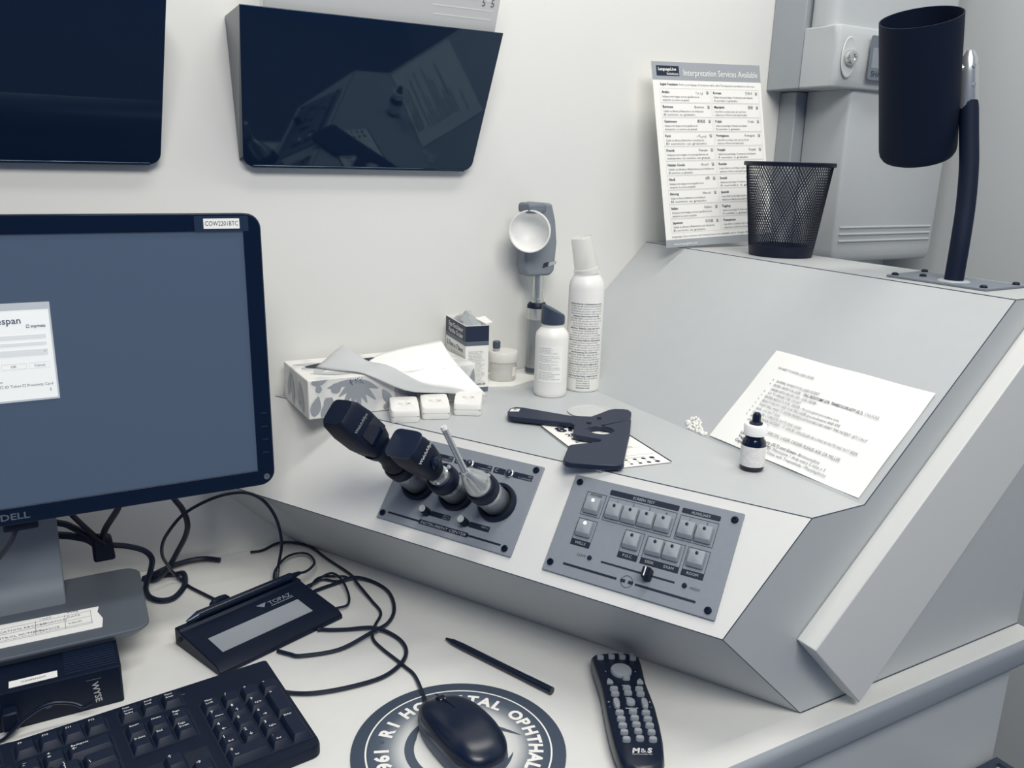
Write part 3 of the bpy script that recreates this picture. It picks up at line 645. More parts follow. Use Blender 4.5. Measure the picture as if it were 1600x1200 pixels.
obj('strain_relief', MB().tube([(.151, -.005, .0280), (.166, -.004, .0275)], .0044, 12, 1, rend=.0024), BLACK, t)
Ti = tm.inverted()
cord = [Ti @ Vector(p) for p in ((.2555, -.1470, .0272), (.2660, -.1400, .024), (.2774, -.1254, .020), (.2893, -.1000, .014), (.2913, -.0690, .010), (.2816, -.0560, .009), (.2621, -.0620, .010), (.2430, -.0860, .010), (.2340, -.1050, .009), (.2310, -.1250, .006), (.240, -.139, .0035))]
obj('tether', MB().tube(cord, .0017, 8, 6), CABLE, t)
# loose cables
def cable(pts, r, label, name='cable'): return tag(obj(name, MB().tube(pts, r, 8, 7), CABLE), label, 'cable')
z = .0030
cable([(.3041, -.4360, .010), (.3045, -.4303, .006), (.3132, -.383, z), (.3094, -.3567, z), (.2985, -.2993, z), (.3091, -.2711, z), (.3272, -.2446, z), (.3275, -.2132, .0035), (.3239, -.1716, .008), (.3264, -.1371, .004), (.3135, -.0786, z), (.3006, -.0250, z), (.2690, -.0060, .006), (.2420, -.0130, z), (.225, -.012, z)], .0019, 'mouse cord running from the mouse back along the console to the wall')
cable([(.172, -.3420, .008), (.1875, -.3504, z), (.2107, -.3624, z), (.2462, -.3689, z), (.2833, -.3677, z), (.311, -.3527, .004), (.3248, -.3288, z), (.3236, -.301, z), (.3071, -.2763, .0055), (.2781, -.261, z), (.262, -.2540, z), (.2520, -.2480, z), (.2480, -.2470, z)], .0024, 'black cord loop leaving the right side of the keyboard')
cable([(.1960, -.2690, z), (.2060, -.2810, z), (.2167, -.2902, z), (.2576, -.2971, z), (.2994, -.2886, .0085), (.3277, -.2687, z), (.3459, -.2415, z), (.3545, -.2006, z), (.3454, -.1651, z), (.325, -.1513, .007), (.3004, -.1500, z), (.275, -.1560, z), (.2690, -.1590, z)], .0024, 'wide black cord loop lying on the desk right of the signature pad')
cable([(.2660, -.1440, .006), (.2784, -.1410, .0065), (.2901, -.1360, .010), (.3024, -.1382, .012), (.3079, -.1602, .010), (.3050, -.192, .006), (.2960, -.2128, .006), (.2805, -.2180, .008)], .0016, 'thin black cord looping from the right side of the signature pad')
cable([(.2620, -.1440, .004), (.2882, -.1330, .0036), (.3062, -.1460, .0036), (.3200, -.1400, .0034), (.3069, -.1310, .0036), (.2842, -.1340, .008), (.2680, -.1520, .008)], .0015, 'thin black cord folded behind the signature pad by the console')
cable([(.2349, -.1120, .0030), (.2395, -.104, .012), (.2416, -.10, .0193), (.2469, -.1, .0473), (.2447, -.1, .073), (.2375, -.1, .0958), (.2255, -.1, .1147), (.2102, -.1, .1261), (.1932, -.1, .13), (.1717, -.1, .1288), (.1487, -.1, .122), (.1288, -.1, .1115), (.113, -.1, .0945), (.1053, -.095, .0776), (.1049, -.085, .0575), (.1120, -.070, .035), (.1205, -.055, .014), (.1270, -.0560, .006), (.1340, -.0740, z), (.1479, -.1042, z), (.1638, -.1380, z), (.170, -.160, .004)], .0021, 'thin black cord rising in a big loop behind the signature pad')
cable([(.112, -.05, .150), (.1259, -.06, .1207), (.1346, -.065, .1053), (.1393, -.065, .0854), (.1366, -.06, .0670), (.1277, -.05, .0440), (.113, -.045, .0180), (.0978, -.040, .0050), (.085, -.03, .004)], .0036, 'thick black cord curving down behind the monitor corner')
cable([(.1833, -.0195, .0040), (.1664, -.0090, .0052), (.1511, -.0062, .0056), (.1337, -.0080, .0054), (.1159, -.0129, .0044), (.1012, -.0293, .0085), (.085, -.045, .012)], .0036, 'thick black cord stub ending against the wall behind the signature pad')
cable([(.0363, -.07, .0785), (.0429, -.07, .0784), (.0653, -.07, .0723), (.0854, -.07, .062), (.0939, -.07, .0492), (.0917, -.07, .034), (.0860, -.07, .0190), (.0840, -.0720, .0075), (.0880, -.0870, .0044), (.0990, -.0986, .0040), (.1138, -.0965, .0040), (.129, -.0715, .0040), (.1317, -.0520, .0110), (.1242, -.035, .0040), (.1028, -.0240, .0040)], .0036, 'thick black cord coiled on the desk beside the monitor base')
cable([(-.06, -.078, .14), (-.0021, -.076, .1185), (.0115, -.074, .1095), (.0262, -.074, .096), (.0363, -.074, .0850)], .0040, 'upper thick black cord behind the monitor neck')
cable([(-.06, -.070, .118), (-.0035, -.070, .1010), (.0105, -.070, .0965), (.0259, -.072, .090), (.0363, -.072, .0790)], .0046, 'lower thick black cord behind the monitor neck')
cable([(.002, -.09, .15), (.014, -.09, .129), (.034, -.082, .0965), (.044, -.076, .082)], .0032, 'straight black cord slanting down behind the monitor')
cable([(.066, -.09, .145), (.0601, -.09, .129), (.046, -.083, .1049), (.041, -.076, .086)], .0038, 'black cord descending in a curve behind the monitor')
tag(obj('cable_adapter', MB().loft([[(.030, -.078, .060), (.054, -.080, .0610), (.054, -.060, .0610), (.030, -.058, .060)], [(.030, -.078, .092), (.052, -.078, .088), (.052, -.058, .088), (.030, -.058, .092)]]), BLACK, bevel=.003), 'black cable adapter bundled behind the monitor base', 'adapter')
cable([(-.0395, -.176, .160), (-.0415, -.176, .157), (-.0476, -.172, .1438), (-.0578, -.166, .1288), (-.0672, -.160, .118), (-.085, -.15, .11)], .0026, 'black cord hanging in front of the monitor neck')

# ------------------------------------------------------------------ mouse pad, mouse, pen, remote
pad = thing('mouse_pad', 'round grey and white mouse pad with hospital lettering', 'mouse pad', (.3057, -.5048, 0))
Rp = .1012
def padmat():
    m = bpy.data.materials.new('pad_print'); m.use_nodes = True; nt = m.node_tree; b = nt.nodes['Principled BSDF']; b.inputs['Roughness'].default_value = .7
    tc = nt.nodes.new('ShaderNodeTexCoord'); ln_ = nt.nodes.new('ShaderNodeVectorMath'); ln_.operation = 'LENGTH'; rp = nt.nodes.new('ShaderNodeValToRGB')
    sp = nt.nodes.new('ShaderNodeVectorMath'); sp.operation = 'MULTIPLY'; sp.inputs[1].default_value = (10, 10, 0)
    nt.links.new(tc.outputs['Object'], sp.inputs[0]); nt.links.new(sp.outputs[0], ln_.inputs[0]); nt.links.new(ln_.outputs['Value'], rp.inputs[0])
    e = rp.color_ramp.elements; col = lambda L: [lin(c)*1.06 for c in duo(L)]+[1]
    e[0].position = .40; e[0].color = col(226); e[1].position = .90; e[1].color = col(68)
    for p_, L in ((.55, 200), (.66, 130), (.76, 84)): x = e.new(p_); x.color = col(L)
    nt.links.new(rp.outputs[0], b.inputs['Base Color']); return m
obj('pad_body', MB().lathe([(Rp-.0006, .0003), (Rp, .0008), (Rp, .0018), (Rp-.0005, .0022)], 96), mat(72, .7), pad)
zc = .0024
def ringm(r0_, r1_, z_, n=96): return MB().add([(r*math.cos(2*PI*i/n), r*math.sin(2*PI*i/n), z_) for r in (r0_, r1_) for i in range(n)], [(i, i+n, (i+1) % n+n, (i+1) % n)[::-1] for i in range(n)])
obj('printed_disc', MB().add([(.0862*math.cos(2*PI*i/96), .0862*math.sin(2*PI*i/96), zc) for i in range(96)], [tuple(range(96))]), padmat(), pad)
m = ringm(.0866, .0882, zc+.0001)
def arc_text(mb, s, a0, r, size, step=None):
    a = a0
    for ch in s:
        if ch == ' ': a -= size*.36/r; continue
        vs, fs = glyphs(ch, .03, 3); wd = (max(v[0] for v in vs)-min(v[0] for v in vs))*size+size*.15
        a -= wd/2/r; write(mb, ch, r*math.cos(a), r*math.sin(a), size, al='c', rot=a-PI/2, z=zc+.0003, bold=.03, res=3); a -= wd/2/r
    return a
for ch, a in zip('RIHOSPITALOPHTHALMOLOGY1961', (136.4, 126, 109.5, 96.5, 83.5, 72.5, 63, 53, 42.5, 31.5, 13, 2.5, -8, -18.5, -28.5, -39, -48.5, -61, -74, -85, -96, -108, -119, 181, 174, 165.6, 157.6)):
    a = math.radians(a); write(m, ch, .0665*math.cos(a), .0665*math.sin(a), .0180, al='c', rot=a-PI/2, z=zc+.0003, bold=.045, res=3)
obj('white_print', m, mat(236, .7), pad)
m = MB().add([(.0735*math.cos(math.radians(147.2))+.0022*math.cos(i*PI/6), .0735*math.sin(math.radians(147.2))+.0022*math.sin(i*PI/6), zc+.0003) for i in range(12)], [tuple(range(12))])
n_ = 40; o1 = []
for i in range(n_+1):
    a = math.radians(105+220*i/n_); f = .0090*min(1, 6*i/n_+.15, 6*(1-i/n_)+.05); o1 += [(.0515*math.cos(a), .0515*math.sin(a), zc+.0002), ((.0515-f)*math.cos(a), (.0515-f)*math.sin(a), zc+.0002)]
m.add(o1, [(2*i, 2*i+2, 2*i+3, 2*i+1) for i in range(n_)])
o1 = []
for i in range(21):
    f = i/20; x = -.005+f*.066; yc_ = .036-f*f*.048; th = .0095*(1-f)**.6+.0003; o1 += [(x, yc_-th, zc+.0002), (x, yc_+th, zc+.0002)]
m.add(o1, [(2*i, 2*i+2, 2*i+3, 2*i+1) for i in range(20)])
obj('dark_print', m, mat(82, .7), pad)
# mouse
ms = thing('computer_mouse', 'black wired computer mouse resting on the round pad', 'mouse', (.3075, -.5035, .0024), math.radians(5))
out = []
for i in range(40):
    a = 2*PI*i/40; c_, s_ = math.cos(a), math.sin(a); hwid = .0295-.002*s_
    out.append((hwid*math.copysign(abs(c_)**.72, c_), .0575*math.copysign(abs(s_)**.78, s_)))
hm = lambda x, y: .62+.38*math.cos((y+.014)/.075*1.25) if True else 1
obj('side_skirt', MB().dome(out, [(.93, .0003), (.97, .002), (1.0, .009), (1.0, .0135), (.97, .0165)], None), mat(82, .5), ms)
def shell(x, y): return 1
m = MB(); rings = []
for s, f in ((.970, -.08), (.985, .04), (.985, .2), (.97, .42), (.90, .62), (.78, .80), (.60, .92), (.38, .98), (.16, 1.0), (.03, 1.0)):
    rg = []
    for x, y in out:
        X, Y = x*s, y*s; top = .0175+.0195*max(0, math.cos((Y+.010)/.070*1.32))**.8 if abs((Y+.010)/.070*1.32) < PI/2 else .0175
        base = .0158-.004*(Y/.0575 > .3)*(Y/.0575-.3); rg.append((X, Y, base+(top-base)*f))
    rings.append(rg)
obj('top_shell', m.loft(rings), mat(12, .30), ms)
def mz(Y): return .0175+.0195*max(0, math.cos((Y+.010)/.070*1.32))**.8
obj('button_split', MB().tube([(0, y, mz(y)*.998+.0001) for y in (.010, .020, .030, .040, .048)], .0006, 6, 2), INK, ms)
m = MB()
obj('scroll_wheel', MB().tube([(-.0032, .036, .0255), (.0032, .036, .0255)], .0068, 16, 1), BLACKG, ms)
t = thing('black_pen', 'slim black capped pen lying on the desk', 'pen')
a, b = Vector((.3730, -.3330, .0043)), Vector((.4290, -.4735, .0043)); d_ = (b-a).normalized()
obj('barrel', MB().tube([a+d_*.024, b-d_*.030], .0040, 12, 1), mat(8, .35), t); obj('cap', MB().tube([a+d_*.010, a+d_*.026], .0034, 12, 1, rend=.0040), mat(8, .35), t); obj('tip', MB().tube([a, a+d_*.011], .0012, 10, 1, rend=.0034), mat(8, .4), t)
obj('end_cap', MB().tube([b-d_*.032, b], .0042, 12, 1), mat(12, .3), t)
pm = MB().tube([a+d_*.055+Vector((0, 0, .0041)), a+d_*.095+Vector((0, 0, .0041))], .0004, 4, 1); obj('printed_line', pm, mat(60, .4), t)
# remote
ra = Vector((-.46835, -.88354, 0)); rr = Vector((.88354, -.46835, 0)); RA = Vector((.51486, -.46623, 0))
rm = thing('remote_control', 'black remote control with grey buttons at the front of the desk', 'remote control', mtx=basis(RA, rr, -ra, (0, 0, 1)))
Lf = [(-.0235, .001), (-.0272, .006), (-.0270, .020), (-.0255, .040), (-.0242, .062), (-.0244, .085), (-.0248, .112), (-.0244, .137), (-.0232, .155), (-.0205, .172), (-.0150, .183), (-.006, .1885)]
Rf = [(.0215, .001), (.0252, .006), (.0255, .020), (.0245, .040), (.0240, .055), (.0252, .075), (.0262, .096), (.0254, .122), (.0238, .146), (.0205, .168), (.0150, .1815), (.006, .1885)]
out = [(x, -y) for x, y in Rf[::-1]] + [(.010, .0022), (0, .0026), (-.010, .0022)] + [(x, -y) for x, y in Lf]
out = out[::-1]
zr = lambda y: .0205
obj('case', MB().dome(out, [(.80, .0005), (.92, .002), (1.0, .008), (1.005, .013), (.985, .0180), (.95, .0208), (.90, .0222), (.4, .0226)]), mat(9, .3), rm, sharp=60)
B_M = mat(150, .55)
bt = {}
def rbtn(x, y, w_, h_, name='button', hgt=.0042):
    k_ = (w_, h_)
    if k_ in bt: o = bt[k_].copy(); C.objects.link(o); o.parent = rm
    else: o = obj(name, MB().loft([sring(w_, h_, 0, 2.6, 16), sring(w_, h_, hgt*.7, 2.6, 16), sring(w_*.86, h_*.8, hgt, 2.6, 16)]), B_M, rm); bt[k_] = o
    o.location = (x, -y, .0221); return o
for x, y in ((-.0186, .0151), (-.0063, .0137), (.0053, .0142), (.0164, .0160)): rbtn(x, y, .0072, .0040); rbtn(x-.0006, y-.0056, .0050, .0028)
for y, ys in ((.0705, 0), (.0788, 0), (.1085, 0), (.1181, 0), (.1278, 0), (.1374, 0), (.1476, 0)):
    for x in (-.0121, .0012, .0136): rbtn(x*(1 if y < .14 else .96), y-.0015*(abs(x-.0012) < .001), .0086 if y < .13 else .0078, .0052)
rbtn(.0014, .0919, .0090, .0086)
for x in (-.0129, .0150): rbtn(x, .0937, .0066, .0150, 'rocker_button')
obj('direction_pad', MB().lathe([(.0112, 0), (.0112, .0030), (.0104, .0042), (.009, .0045)], 30), B_M, rm, loc=(0, -.0390, .0221)); rbtn(.0035, .0520, .0080, .0050, 'select_button')
for s in (-1, 1):
    o = obj('arrow_button', MB().prism([(-.0034, -.0038), (.0034, -.0038), (.0030, .0), (s*.001, .0048), (-.0030, 0)], 0, .0030), B_M, rm, loc=(.001+s*.0155, -.0572, .0221), bevel=.0006)
m = MB(); write(m, 'M', -.0088, -.1640, .0088, z=.0230, bold=.05, shear=.25); write(m, '&', -.0008, -.1640, .0086, z=.0230); write(m, 'S', .0048, -.1640, .0088, z=.0230, bold=.05, shear=.25); write(m, 'TECHNOLOGIES, INC', 0, -.1668, fit=.0185, size=.0022, z=.0230, al='c')
for s, x, y in (('MENU', .0012, -.0640), ('INFO', .0012, -.0845), ('RANDOM', .0014, -.1010), ('+', -.0200, -.0915), ('-', -.0200, -.0990), ('+', .0210, -.0915), ('-', .0210, -.0990), ('◂', -.0165, -.0400), ('▸', .0155, -.0400), ('▴', .0, -.0262)): write(m, s, x, y, .0028 if len(s) > 1 else .004, z=.0230, al='c', bold=.02, res=1)
obj('lettering', m, mat(200, .5), rm)

# ------------------------------------------------------------------ things on the console shelf
zs = Z2+.0004
# tissue box
t = thing('tissue_box', 'cardboard tissue box with a grey flower print', 'tissue box', (.2815, -.1255, zs))
BW, BD, BH = .2310, .1110, .0503
def boxmat():
    m = bpy.data.materials.new('tissue_card'); m.use_nodes = True; nt = m.node_tree; b = nt.nodes['Principled BSDF']; b.inputs['Roughness'].default_value = .4
    tc = nt.nodes.new('ShaderNodeTexCoord'); v = nt.nodes.new('ShaderNodeTexNoise'); v.inputs['Scale'].default_value = 22; v.inputs['Detail'].default_value = 1
    rp = nt.nodes.new('ShaderNodeValToRGB'); rp.color_ramp.interpolation = 'EASE'; e = rp.color_ramp.elements
    e[0].position = .50; e[0].color = [lin(c)*1.06 for c in duo(228)]+[1]; e[1].position = .62; e[1].color = [lin(c)*1.06 for c in duo(206)]+[1]
    nt.links.new(tc.outputs['Object'], v.inputs['Vector']); nt.links.new(v.outputs['Fac'], rp.inputs[0]); nt.links.new(rp.outputs[0], b.inputs['Base Color']); return m
obj('carton', MB().box(0, 0, 0, BW, BD, BH), boxmat(), t, bevel=.0012)
def petal(mb, x, y, a, L, wd, z_=0, n=10):
    z_ = .0001+len(mb.f)*.00003
    pts = []
    for i in range(n+1):
        f = i/n; pts.append((f*L, wd*math.sin(PI*min(1, f**.8))*.5+(.0006)))
    pts = pts + [(p[0], -p[1]) for p in pts[::-1]]
    c_, s_ = math.cos(a), math.sin(a); mb.add([(x+p*c_-q*s_, y+p*s_+q*c_, z_) for p, q in pts], [tuple(range(len(pts)))])
fl = MB(); fd = MB()
for cx, cy in ((.062, .045), (.185, .050)):
    for i, a in enumerate((-170, -140, -118, -100, -84, -66, -48, -25)): petal(fl, cx, cy, math.radians(a), (.038, .030, .040, .034, .042, .034, .038, .032)[i], .0068, .0002*(i % 3))
    for i in range(26): gx, gy = cx+random.uniform(-.009, .010), cy+random.uniform(-.006, .003); fd.add([(gx+.0006*math.cos(q*PI/3), gy+.0006*math.sin(q*PI/3), .0001+len(fd.f)*.00003) for q in range(6)], [tuple(range(6))])
for x, y, a, L, wd in ((.004, .047, 10, .022, .010), (.014, .034, 100, .010, .007), (.022, .026, -60, .016, .012), (.030, .033, 40, .016, .012), (.006, .004, 75, .026, .012), (.016, .002, 60, .028, .009), (.030, .0005, 40, .016, .008), (.108, .010, 120, .022, .010), (.116, .012, 85, .030, .005), (.122, .012, 70, .030, .010), (.140, .004, 100, .034, .012), (.155, .004, 80, .036, .010), (.098, .004, 35, .010, .006), (.212, .006, 100, .035, .012), (.222, .010, 80, .034, .008)): petal(fl, x, y, math.radians(a), L, wd, .0001)
for nm, mb_, mm in (('flower_print', fl, mat(152, .5)), ('flower_centre', fd, mat(60, .5))):
    mb_.v = [(min(max(x, .001), BW-.001), min(max(y, .001), BH-.001), z_) for x, y, z_ in mb_.v]
    obj(nm, mb_, mm, t).matrix_local = basis((0, -.0003 if nm == 'flower_print' else -.0012, 0), (1, 0, 0), (0, 0, 1), (0, -1, 0))
fs_ = MB()
for x, y, a, L, wd in ((.02, .01, 70, .035, .012), (.045, .004, 100, .040, .014), (.07, .008, 80, .034, .012), (.09, .003, 110, .04, .014)): petal(fs_, x, y, math.radians(a), L, wd, .0001)
obj('flower_print', fs_, mat(186, .5), t).matrix_local = basis((-.0003, BD, 0), (0, -1, 0), (0, 0, 1), (-1, 0, 0))
ft = MB()
for x, y, a, L, wd in ((.01, .06, 30, .05, .016), (.02, .03, 60, .05, .014), (.005, .085, -10, .06, .012), (.06, .015, 160, .05, .014), (.18, .09, 200, .05, .018), (.20, .02, 100, .05, .016), (.15, .012, 10, .05, .014)): petal(ft, x, y, math.radians(a), L, wd, .0001)
ft.v = [(x, min(y, BD-.001), z_) for x, y, z_ in ft.v]; obj('flower_print', ft, mat(186, .5), t, loc=(0, 0, BH+.0003))
sl_ = [(.022+.155*(.5-.5*math.cos(2*PI*i/36))*1, 0) for i in range(3)]
obj('slot', MB().add([(.098+.082*math.cos(2*PI*i/40), .066+.020*math.sin(2*PI*i/40), BH+.0005) for i in range(40)], [tuple(range(40))]), INK, t)
# tissue sheet
t = thing('tissue', 'white tissue pulled out and folded over the tissue box', 'tissue')
def curve(pts, n): 
    S = spline(pts, 12); return [S[round(i*(len(S)-1)/(n-1))] for i in range(n)]
def sheet(a, b, name, mm, nn=22, k=9, sag=.0, wob=.0012):
    A, B2 = curve(a, nn), curve(b, nn); rows = []
    for i in range(k+1):
        f = i/k; rows.append([p.lerp(q, f)+Vector((0, -sag*math.sin(PI*f), sag*math.sin(PI*f)+wob*math.sin(7*f+j*.5)*math.sin(PI*f))) for j, (p, q) in enumerate(zip(A, B2))])
    o = obj(name, MB().grid(rows), mm, t, sharp=180); s = o.modifiers.new('thick', 'SOLIDIFY'); s.thickness = .0005; return o
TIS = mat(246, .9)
def sheet3(curves, name, mm, nn=24, k=12, wob=.0009):
    cs = [curve(c, nn) for c in curves]; rows = []
    cols = [curve([c[j] for c in cs], k) if len(cs) > 2 else [cs[0][j].lerp(cs[1][j], i/(k-1)) for i in range(k)] for j in range(nn)]
    for i in range(k):
        f = i/(k-1); rows.append([cols[j][i]+Vector((0, 0, wob*math.sin(6*f+j*.55)*math.sin(PI*f))) for j in range(nn)])
    o = obj(name, MB().grid(rows), mm, t, sharp=180); q = o.modifiers.new('thick', 'SOLIDIFY'); q.thickness = .0005; return o
sheet3([[(.3860, -.062, .2722), (.4000, -.060, .2790), (.4330, -.058, .2845), (.4700, -.056, .2880), (.4935, -.056, .2905)],
        [(.3790, -.080, .2775), (.3950, -.098, .2785), (.4200, -.111, .2785), (.4500, -.116, .2780), (.4830, -.116, .2775)],
        [(.3720, -.092, .2790), (.3920, -.118, .2765), (.4300, -.1375, .2545), (.4720, -.1430, .2435), (.5180, -.151, .2310)]], 'upper_fold', TIS)
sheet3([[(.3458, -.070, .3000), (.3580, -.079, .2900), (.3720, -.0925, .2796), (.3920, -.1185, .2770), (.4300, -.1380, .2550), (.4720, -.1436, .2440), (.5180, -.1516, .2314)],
        [(.3080, -.072, .2730), (.3280, -.096, .2730), (.3480, -.119, .2735), (.3620, -.1310, .2690), (.4080, -.1390, .2470), (.4620, -.1445, .2395), (.5175, -.1518, .2306)]], 'under_fold', mat(192, .9), wob=.0006)  # same white tissue, shade of the underside painted in as a greyer tone
# eye occluder box
ya = math.radians(-7); t = thing('occluder_carton', 'small open carton with a dark blue band behind the tissue box', 'carton', (.5479-.034*math.cos(ya), -.0958-.034*math.sin(ya), zs), ya)
CW, CDp, CH = .034, .086, .0955
m = MB()
for a in ((0, 0, .034, .001), (0, CDp-.001, .034, CDp), (0, .001, .001, CDp-.001), (.033, .001, .034, CDp-.001)): m.box(a[0], a[1], 0, a[2], a[3], CH)
m.box(.001, .001, 0, .033, CDp-.001, .001); obj('carton', m, mat(236, .5), t)
m = MB(); e = .0003
for z0_, z1_ in ((CH-.0225, CH-.0002),): m.box(-e, -e, z0_, .034+e, CDp+e, z1_)
obj('dark_band', MB().box(-e, -e, CH-.0225, .034+e, .0009, CH-.0006).box(-e, .0009, CH-.0225, .0009, CDp, CH-.0006), mat(34, .5), t)
obj('grey_band', MB().box(-e, -e, CH-.0285, .034+e, .0009, CH-.0226).box(-e, .0009, CH-.0285, .0009, CDp, CH-.0226), mat(100, .5), t)
obj('grey_band', MB().box(-e, -e, 0, .034+e, .0009, .0065), mat(100, .5), t)
m = MB(); mw = MB()
for i in range(22): write(m, ['Indications: eye occluder', 'for the treatment of the', 'lazy eye and other uses', 'Indicaciones: parche', 'ocular oclusivo para uso'][i % 5], .0045, CH-.0375-i*.0021, fit=random.uniform(.018, .025), size=.0019, z=0, res=1)
write(m, '46430-00', .030, .0100, .0042, al='r', z=0, bold=.02); m.map(lambda x, y, z_: (x, -.0006, y)); obj('fine_print', m, mat(60, .6), t)
write(mw, 'Eye Occlusor', .014, CH-.0110, fit=.062, size=.0095, z=0, bold=.02); write(mw, 'Parche Ocular', .014, CH-.0200, fit=.062, size=.0095, z=0, bold=.02)
mw.map(lambda x, y, z_: (-.0006, CDp-x, y)); obj('white_lettering', mw, mat(220, .6), t)
m = MB(); write(m, '5.7cm x 7.6cm', .006, CH-.0400, fit=.070, size=.0095, z=0, bold=.01); m.add([(.038+.010*math.cos(i*PI/12), CH-.060+.009*math.sin(i*PI/12), 0) for i in range(13)], [tuple(range(13))]); m.map(lambda x, y, z_: (-.0006, CDp-x, y)); obj('dark_print', m, mat(40, .6), t)
rows = [[(.004+.026*j/7+random.uniform(-.002, .002), .006+.074*i/7, CH-.006+.019*math.sin(PI*j/7)*math.sin(PI*i/7)+random.uniform(-.003, .004)) for j in range(8)] for i in range(8)]
obj('plastic_wrap', MB().grid(rows), mat(170, .15, spec=.8), t, sharp=20)
obj('flap', MB().add([(.0342, .010, CH), (.0342, .056, CH), (.047, .050, CH+.003), (.045, .014, CH+.001)], [(0, 1, 2, 3)]), mat(240, .5), t)
# white card under jar, jar, vial
tag(obj('white_card', MB().prism([(.559, -.0785), (.592, -.0885), (.648, -.070), (.690, -.052), (.690, -.006), (.560, -.006)], zs-.0002, zs+.0012), mat(228, .6)), 'flat white card lying under the jar against the wall', 'card')
t = thing('clear_jar', 'frosted clear plastic specimen jar with a screw lid beside the carton', 'jar', (.5975, -.0500, zs+.0014))
FROST = mat(222, .25, spec=.6, alpha=.6)
obj('jar_body', MB().lathe([(.0175, 0), (.0192, .003), (.0200, .022), (.0203, .030)], 36), FROST, t)
obj('lid', MB().lathe([(.0222, .029), (.0226, .031), (.0226, .041), (.0215, .0435), (.010, .0445)], 40), mat(228, .3, alpha=.8), t)
obj('label_patch', MB().loft([[(r*math.cos(a), r*math.sin(a), z_) for a in [math.radians(d2) for d2 in range(-75, -14, 10)]] for r, z_ in ((.0202, .008), (.0204, .022))], False, False), WHITE, t)
t = thing('small_vial', 'tiny dark capped vial standing on the lid of the clear jar', 'vial', (.5860, -.0500, zs+.0460))
obj('vial_body', MB().lathe([(.0050, 0), (.0052, .001), (.0052, .004)], 20), mat(190, .2, trans=.3), t); obj('vial_cap', MB().lathe([(.0056, .004), (.0057, .005), (.0057, .0135), (.0048, .0145)], 20), mat(72, .4), t)
# muscle light / hand-held instrument
t = thing('hand_held_eye_light', 'grey hand-held eye light with a white cup and chrome handle against the wall', 'instrument', (.6625, -.0350, zs+.0012))
obj('handle', MB().lathe([(.0130, 0), (.0142, .002), (.0150, .012), (.0150, .085)], 36), STEEL, t)
obj('lower_band', MB().lathe([(.0152, .003), (.0153, .010)], 36), mat(90, .3, metal=.8), t); obj('collar', MB().lathe([(.0158, .085), (.0160, .087), (.0160, .102)], 36), CHROME, t); obj('knurled_ring', MB().lathe([(.0148, .102), (.0150, .106), (.0120, .110)], 36), BLACK, t)
obj('neck', MB().lathe([(.0100, .109), (.0100, .116), (.0088, .117), (.0088, .152)], 28), CHROME, t)
hd = obj('head', MB().loft([[(x-.003, y_, z_) for x, z_ in [(-.022, .151), (.018, .151), (.025, .158), (.028, .200), (.024, .232), (.017, .257), (-.014, .259), (-.020, .250), (-.026, .215), (-.0275, .165)]] for y_ in (-.011, .017)]), mat(130, .55), t, bevel=.004, seg=3)
cu = MB(); bz = basis((-.012, -.013, .2200), (.82, .30, .10), (-.05, -.10, 1), (-.42, -.87, -.05))
prof = [(.004, .0), (.018, .004), (.0265, .013), (.0300, .024), (.0300, .030), (.0284, .030), (.0255, .016), (.017, .0075), (.003, .004)]
cu.lathe(prof, 44); o = obj('white_cup', cu, mat(244, .4), t); bz.col[0].xyz = Vector(bz.col[0].xyz).normalized()
zz = Vector((-.66, -.75, .0)).normalized(); xx_ = Vector((0, 0, 1)).cross(zz).normalized(); o.matrix_local = basis((-.0190, -.013, .2195), xx_, zz.cross(xx_), zz)
obj('hook', MB().box(-.042, -.036, .244, -.010, -.004, 0.259), mat(112, .5), t, bevel=.005, seg=3)
m = MB().add([(.000, -.0115, .163), (.009, -.0115, .165), (.011, -.0115, .172), (.002, -.0115, .170)], [(0, 1, 2, 3)]); obj('dark_badge', m, mat(40, .5), t)
obj('light_badge', MB().add([(.011, -.0115, .1655), (.024, -.0115, .168), (.0245, -.0115, .173), (.012, -.0115, .171)], [(0, 1, 2, 3)]), mat(175, .5), t)
# small white bottle
t = thing('small_white_bottle', 'small white bottle with a slanted dark cap in front of the spray can', 'bottle', (.6222, -.1440, zs))
obj('body', MB().lathe([(.0215, 0), (.0228, .002), (.0232, .006), (.0232, .082), (.0222, .089), (.018, .094), (.0150, .097), (.0150, .102)], 44), WHITE, t)
m = MB()
for wd, z_ in ((.0160, .102), (.0165, .104), (.0165, .112)): m.loft([[(wd*math.cos(a), wd*math.sin(a), z_) for a in [2*PI*i/32 for i in range(32)]]]*1) if False else None
rings = [[(r*math.cos(2*PI*i/32), r*math.sin(2*PI*i/32), z_) for i in range(32)] for r, z_ in ((.0162, .1015), (.0166, .103), (.0166, .111))]
rings.append([(.0158*math.cos(2*PI*i/32), .0158*math.sin(2*PI*i/32), .1205-.0072*math.cos(2*PI*i/32+.45)) for i in range(32)]); rings.append([(.0130*math.cos(2*PI*i/32), .0130*math.sin(2*PI*i/32), .1215-.0066*math.cos(2*PI*i/32+.45)) for i in range(32)])
obj('slanted_cap', MB().loft(rings), mat(58, .45), t)
def wrap(mb, r, a0): return mb.map(lambda x, y, z_: ((r+z_)*math.cos(a0+x/r), (r+z_)*math.sin(a0+x/r), y))
lab = MB().grid([[(x*.036/8-.018, y, 0) for x in range(9)] for y in (.022, .074)]); wrap(lab, .0235, math.radians(-126)); obj('label', lab, mat(244, .6), t)
m = MB(); y = .070
words = ['Directions: apply to the affected area', 'of the skin twice daily as needed or as', 'directed by a physician', 'Keep out of reach of children', 'If swallowed get medical help or contact', 'a poison control center right away', 'Store at room temperature']
